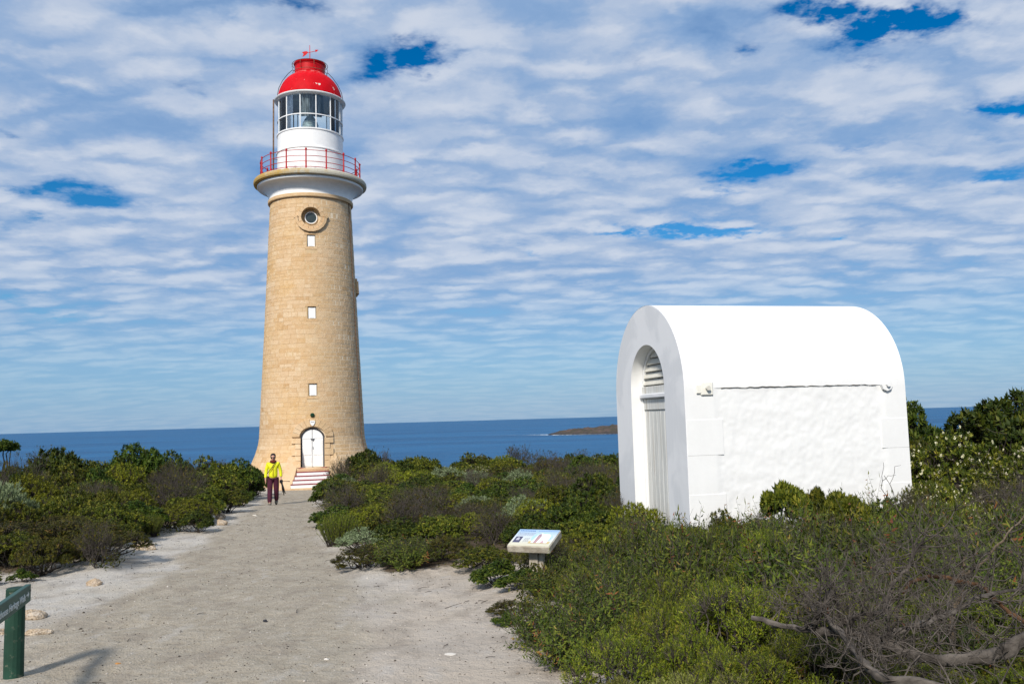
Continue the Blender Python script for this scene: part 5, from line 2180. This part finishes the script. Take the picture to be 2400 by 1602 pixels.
U_ = ['first', 'second', 'third', 'fourth', 'fifth', 'sixth', 'seventh', 'eighth', 'ninth', 'tenth', 'eleventh', 'twelfth', 'thirteenth', 'fourteenth', 'fifteenth', 'sixteenth',
      'seventeenth', 'eighteenth', 'nineteenth', 'twentieth']
ORD = ['leftmost'] + [w + ' from left' for w in U_[1:]] + ['twenty-' + w + ' from left' for w in U_[:9]] + ['thirtieth from left'] + ['thirty-' + w + ' from left' for w in U_[:9]] + ['fortieth from left'] + ['forty-' + w + ' from left' for w in U_[:9]]
zz_ = {}
for i, q in enumerate(shr):
    zz_.setdefault((q[0], zone_name(q[1], q[2])), []).append(i)
lab = {}
for (kd, zn), ids in zz_.items():
    ids.sort(key=lambda i: shr[i][1] / shr[i][2])
    for r_, i in enumerate(ids):
        if len(ids) == 1:
            lab[i] = 'lone ' + DESC[kd][1] + ' ' + zn
        elif r_ == len(ids) - 1:
            lab[i] = DESC[kd][1] + ' ' + zn + ', rightmost'
        else:
            lab[i] = DESC[kd][1] + ' ' + zn + ', ' + ORD[min(r_, len(ORD) - 1)]
for i, (kd, x, y, r, h, rot, var) in enumerate(shr):
    pl_ = PROTO[kd]
    fol, br, ex = pl_[var % len(pl_)]
    o = thing(DESC[kd][0], lab[i], 'shrub', (x, y, g1(x, y) - .03), rot, DESC[kd][0].replace('_', ' ') + 's in the coastal scrub', (r * 1.06, r * (.92 + .2 * ((var * 37) % 10) / 10), h * (.89 if kd in ('olive', 'deep', 'lime', 'flower', 'brown', 'sage', 'silver', 'fine') else (.5 if kd == 'tall' else 1.02))))
    link(bpy.data.objects.new('foliage', fol), o)
    link(bpy.data.objects.new('branches', br), o)
    if ex:
        link(bpy.data.objects.new('blossom', ex), o)

# slender umbrella tree at the far left
tr = thing('small_tree', 'slender umbrella-crowned tree standing alone at the far left above the scrub', 'tree', (-14.35, 24.0, g1(-14.35, 24)), 0)
st_ = Sticks()
rng = np.random.default_rng(9)
P_ = []
D_ = []
for k in range(7):
    az = 2 * PI * k / 7 + rng.random() * .4
    e = np.array([.36 * math.cos(az) * rng.uniform(.5, 1), .30 * math.sin(az), 1.88 + rng.uniform(-.06, .1)])
    st_.path(bend(np.array([0, 0, .7]) if k % 2 else np.array([.02, 0, 1.1]), e, rng, 4, .2), .025, .010)
    d = nrm(rng.normal(size=(150, 3)))
    d = d[d[:, 2] > -.25]
    P_.append(e + d * np.array([.21, .21, .20]) * rng.uniform(.6, 1.1, (len(d), 1)))
    D_.append(d)
st_.path(bend(np.array([-.02, 0, -.2]), np.array([0, 0, 1.15]), rng, 5, .1), .045, .03)
V_, T_, ti = rosettes(rng, np.concatenate(P_), np.concatenate(D_), 11, .062, .028)
link(bpy.data.objects.new('crown', np_mesh('crown', V_, T_, ti, M['deep'])), tr)
link(bpy.data.objects.new('trunk', st_.mesh('trunk', M['bark'], 5)), tr)

# ------------------------------------------------------------------ gnarled dead limbs, bottom right
LIMBS = dict(
    A=([(2.60, 4.25, .56), (2.467, 4.3, .504), (2.383, 4.35, .434), (2.265, 4.4, .395), (2.12, 4.5, .364), (2.018, 4.6, .374), (1.913, 4.7, .415), (1.80, 4.8, .43)], 0.04, 0.018),
    B=([(1.674, 4.8, .53), (1.699, 4.6, .461), (1.682, 4.4, .43), (1.676, 4.25, .404), (1.724, 4.15, .378), (1.877, 4.05, .38), (2.1, 3.95, .32)], 0.015, 0.026),
    C=([(1.294, 4.9, .504), (1.444, 4.85, .475), (1.587, 4.8, .457), (1.631, 4.8, .532), (1.696, 4.85, .569), (1.757, 4.9, .646)], 0.013, 0.018),
    C2=([(1.587, 4.8, .457), (1.70, 4.8, .435), (1.8, 4.8, .431), (1.913, 4.7, .415)], 0.02, 0.02),
    D=([(1.913, 4.7, .415), (2.014, 4.75, .428), (2.17, 4.8, .464), (2.378, 4.9, .482), (2.54, 5.0, .507), (2.707, 5.1, .547), (3.007, 5.2, .563), (3.3, 5.3, .60)], 0.018, 0.008),
    E=([(1.708, 4.8, .45), (1.892, 4.9, .502), (2.091, 5.0, .51), (2.145, 5.05, .594), (2.235, 5.1, .67), (2.294, 5.1, .729), (2.33, 5.1, .817), (2.42, 5.15, .90)], 0.014, 0.006))
LIMBS2 = dict(
    F=([(2.659, 5.4, .20), (2.659, 5.4, .318), (2.696, 5.4, .43), (2.749, 5.4, .498), (2.72, 5.4, .569), (2.759, 5.4, .638), (2.764, 5.4, .72)], 0.021, 0.008),
    F2=([(2.755, 5.4, .61), (2.83, 5.42, .645), (2.909, 5.45, .672), (3.105, 5.5, .836), (3.332, 5.6, .98)], 0.011, 0.005))
LIMBS3 = dict(
    G=([(2.671, 5.35, .579), (2.762, 5.3, .573), (2.79, 5.2, .547), (2.814, 5.1, .478), (2.876, 5.0, .412), (2.95, 4.9, .334), (3.02, 4.85, .25)], 0.011, 0.014),
    H=([(2.282, 5.2, .556), (2.414, 5.3, .606), (2.585, 5.35, .61), (2.72, 5.4, .569)], 0.009, 0.013))


def smooth_path(pts, k=4):
    P0 = [np.array(p, float) for p in pts]
    P0 = [2 * P0[0] - P0[1]] + P0 + [2 * P0[-1] - P0[-2]]
    out = []
    for i in range(1, len(P0) - 2):
        for j in range(k):
            t = j / k
            a, b, c, d = P0[i - 1], P0[i], P0[i + 1], P0[i + 2]
            out.append(.5 * ((2 * b) + (-a + c) * t + (2 * a - 5 * b + 4 * c - d) * t * t + (-a + 3 * b - 3 * c + d) * t ** 3))
    out.append(P0[-2])
    return out


def gnarl(limbs, mat, root, seed, ntw, base):
    rng = np.random.default_rng(seed)
    tw = Sticks()
    for nm_, (pts, ra, rb) in limbs.items():
        pts = smooth_path(pts, 5)
        pts = [p + rng.normal(size=3) * .004 - base for p in pts]
        n_ = len(pts)
        # ridged, uneven bark section
        mb = MB()
        sec = 14
        ph_ = rng.uniform(0, 6)
        v = []
        for i, p in enumerate(pts):
            d = nrm(pts[min(i + 1, n_ - 1)] - pts[max(i - 1, 0)])
            a = nrm(np.cross(d, np.array([0.12, 0.2, 1.0])))
            b = np.cross(d, a)
            r_ = (ra + (rb - ra) * i / (n_ - 1)) * (1 + .12 * math.sin(i * 1.3 + ph_))
            for q in range(sec):
                t = 2 * PI * q / sec + i * .10
                rad_ = r_ * (1 + .16 * math.sin(3 * t + ph_) + .07 * math.sin(5 * t + i * .4) + .04 * rng.normal())
                v.append(p + (a * math.cos(t) + b * math.sin(t)) * rad_)
        f = []
        for i in range(n_ - 1):
            for q in range(sec):
                w = (q + 1) % sec
                f.append((i * sec + q, i * sec + w, (i + 1) * sec + w, (i + 1) * sec + q))
        f.append(tuple(range(sec)))
        f.append(tuple(range((n_ - 1) * sec, n_ * sec)))
        mb.add(v, f, smooth=True)
        mb.build('limb', mat, root)

        def sub(p, d, L, r_, lev):
            k = 4
            cur = p
            pl2 = [p]
            for i in range(k):
                d = nrm(d + rng.normal(size=3) * .32 + np.array([0, 0, .05]))
                cur = cur + d * L / k
                pl2.append(cur)
            tw.path(pl2, r_, r_ * .5)
            if lev > 0:
                for _k in range(rng.integers(2, 5)):
                    s = pl2[rng.integers(1, k + 1)]
                    sub(s, nrm(d + rng.normal(size=3) * .75), L * rng.uniform(.45, .8), r_ * .55, lev - 1)
        for k in range(int(ntw * n_ / 30)):
            i = rng.integers(2, n_)
            d = nrm(rng.normal(size=3) + np.array([.15, .2, .45]))
            sub(pts[i], d, rng.uniform(.14, .34), rng.uniform(.0030, .0062), 2)
    o_ = link(bpy.data.objects.new('twigs', tw.mesh('twigs', M['twig'], 4)), root)
    o_['kind'] = 'stuff'


bA = np.array([2.1, 4.6, g1(2.1, 4.6)])
dg_ = thing('dead_shrub', 'grey gnarled dead shrub with thick twisted limbs in the bottom right corner', 'dead shrub', tuple(bA))
gnarl(LIMBS, M['limb'], dg_, 61, 40, bA)
bF = np.array([2.68, 5.4, g1(2.68, 5.4)])
df_ = thing('dead_shrub', 'tan upright dead stem forking among grey twigs at lower right', 'dead shrub', tuple(bF))
gnarl(LIMBS2, M['tanlimb'], df_, 62, 12, bF)
bG = np.array([2.75, 5.2, g1(2.75, 5.2)])
dgg = thing('dead_shrub', 'reddish-brown arching dead branches behind the grey limbs at lower right', 'dead shrub', tuple(bG))
gnarl(LIMBS3, M['redlimb'], dgg, 63, 10, bG)

# low undergrowth that fills the gaps beneath the shrubs
rng = np.random.default_rng(5)
n = 26000
ux = np.concatenate([rng.uniform(-18, -5, n // 3), rng.uniform(-8, 9, n // 3), rng.uniform(0, 8, n // 3)])
uy = np.concatenate([rng.uniform(12, 42, n // 3), rng.uniform(11, 44, n // 3), rng.uniform(3.2, 12, n // 3)])
ok = (sand_dist(ux, uy) < -.18) & (np.abs(np.arctan2(ux, uy)) < rad(38)) & (np.hypot(ux - LX, uy - LY) > 3.2)
ok &= np.array([not in_hut(a, b, .03) for a, b in zip(ux, uy)])
ux, uy = ux[ok], uy[ok]
n = len(ux)
P_ = np.stack([ux, uy, gz(ux, uy)], 1)
d = nrm(rng.normal(size=(n, 3)) * np.array([1, 1, .3]) + np.array([0, 0, .8]))
P_ = np.repeat(P_, 5, 0) + rng.normal(size=(n * 5, 3)) * np.array([.05, .05, 0]) + np.array([0, 0, .02])
P_[:, 2] += rng.uniform(0, .14, n * 5)
d = nrm(rng.normal(size=(n * 5, 3)) + np.array([0, 0, .5]))
V_, T_ = leaves_np(P_, d, perp(d, rng), rng.uniform(.03, .09, n * 5), rng.uniform(.012, .03, n * 5))
o = link(bpy.data.objects.new('undergrowth', np_mesh('undergrowth', V_, T_, np.repeat(np.clip(rng.normal(.35, .2, n * 5), 0, 1), 4), M['brown'])))
tag(o, 'low tangled undergrowth of loose leaves beneath the shrubs', 'undergrowth', kind='stuff')
print('shrubs', len(shr))
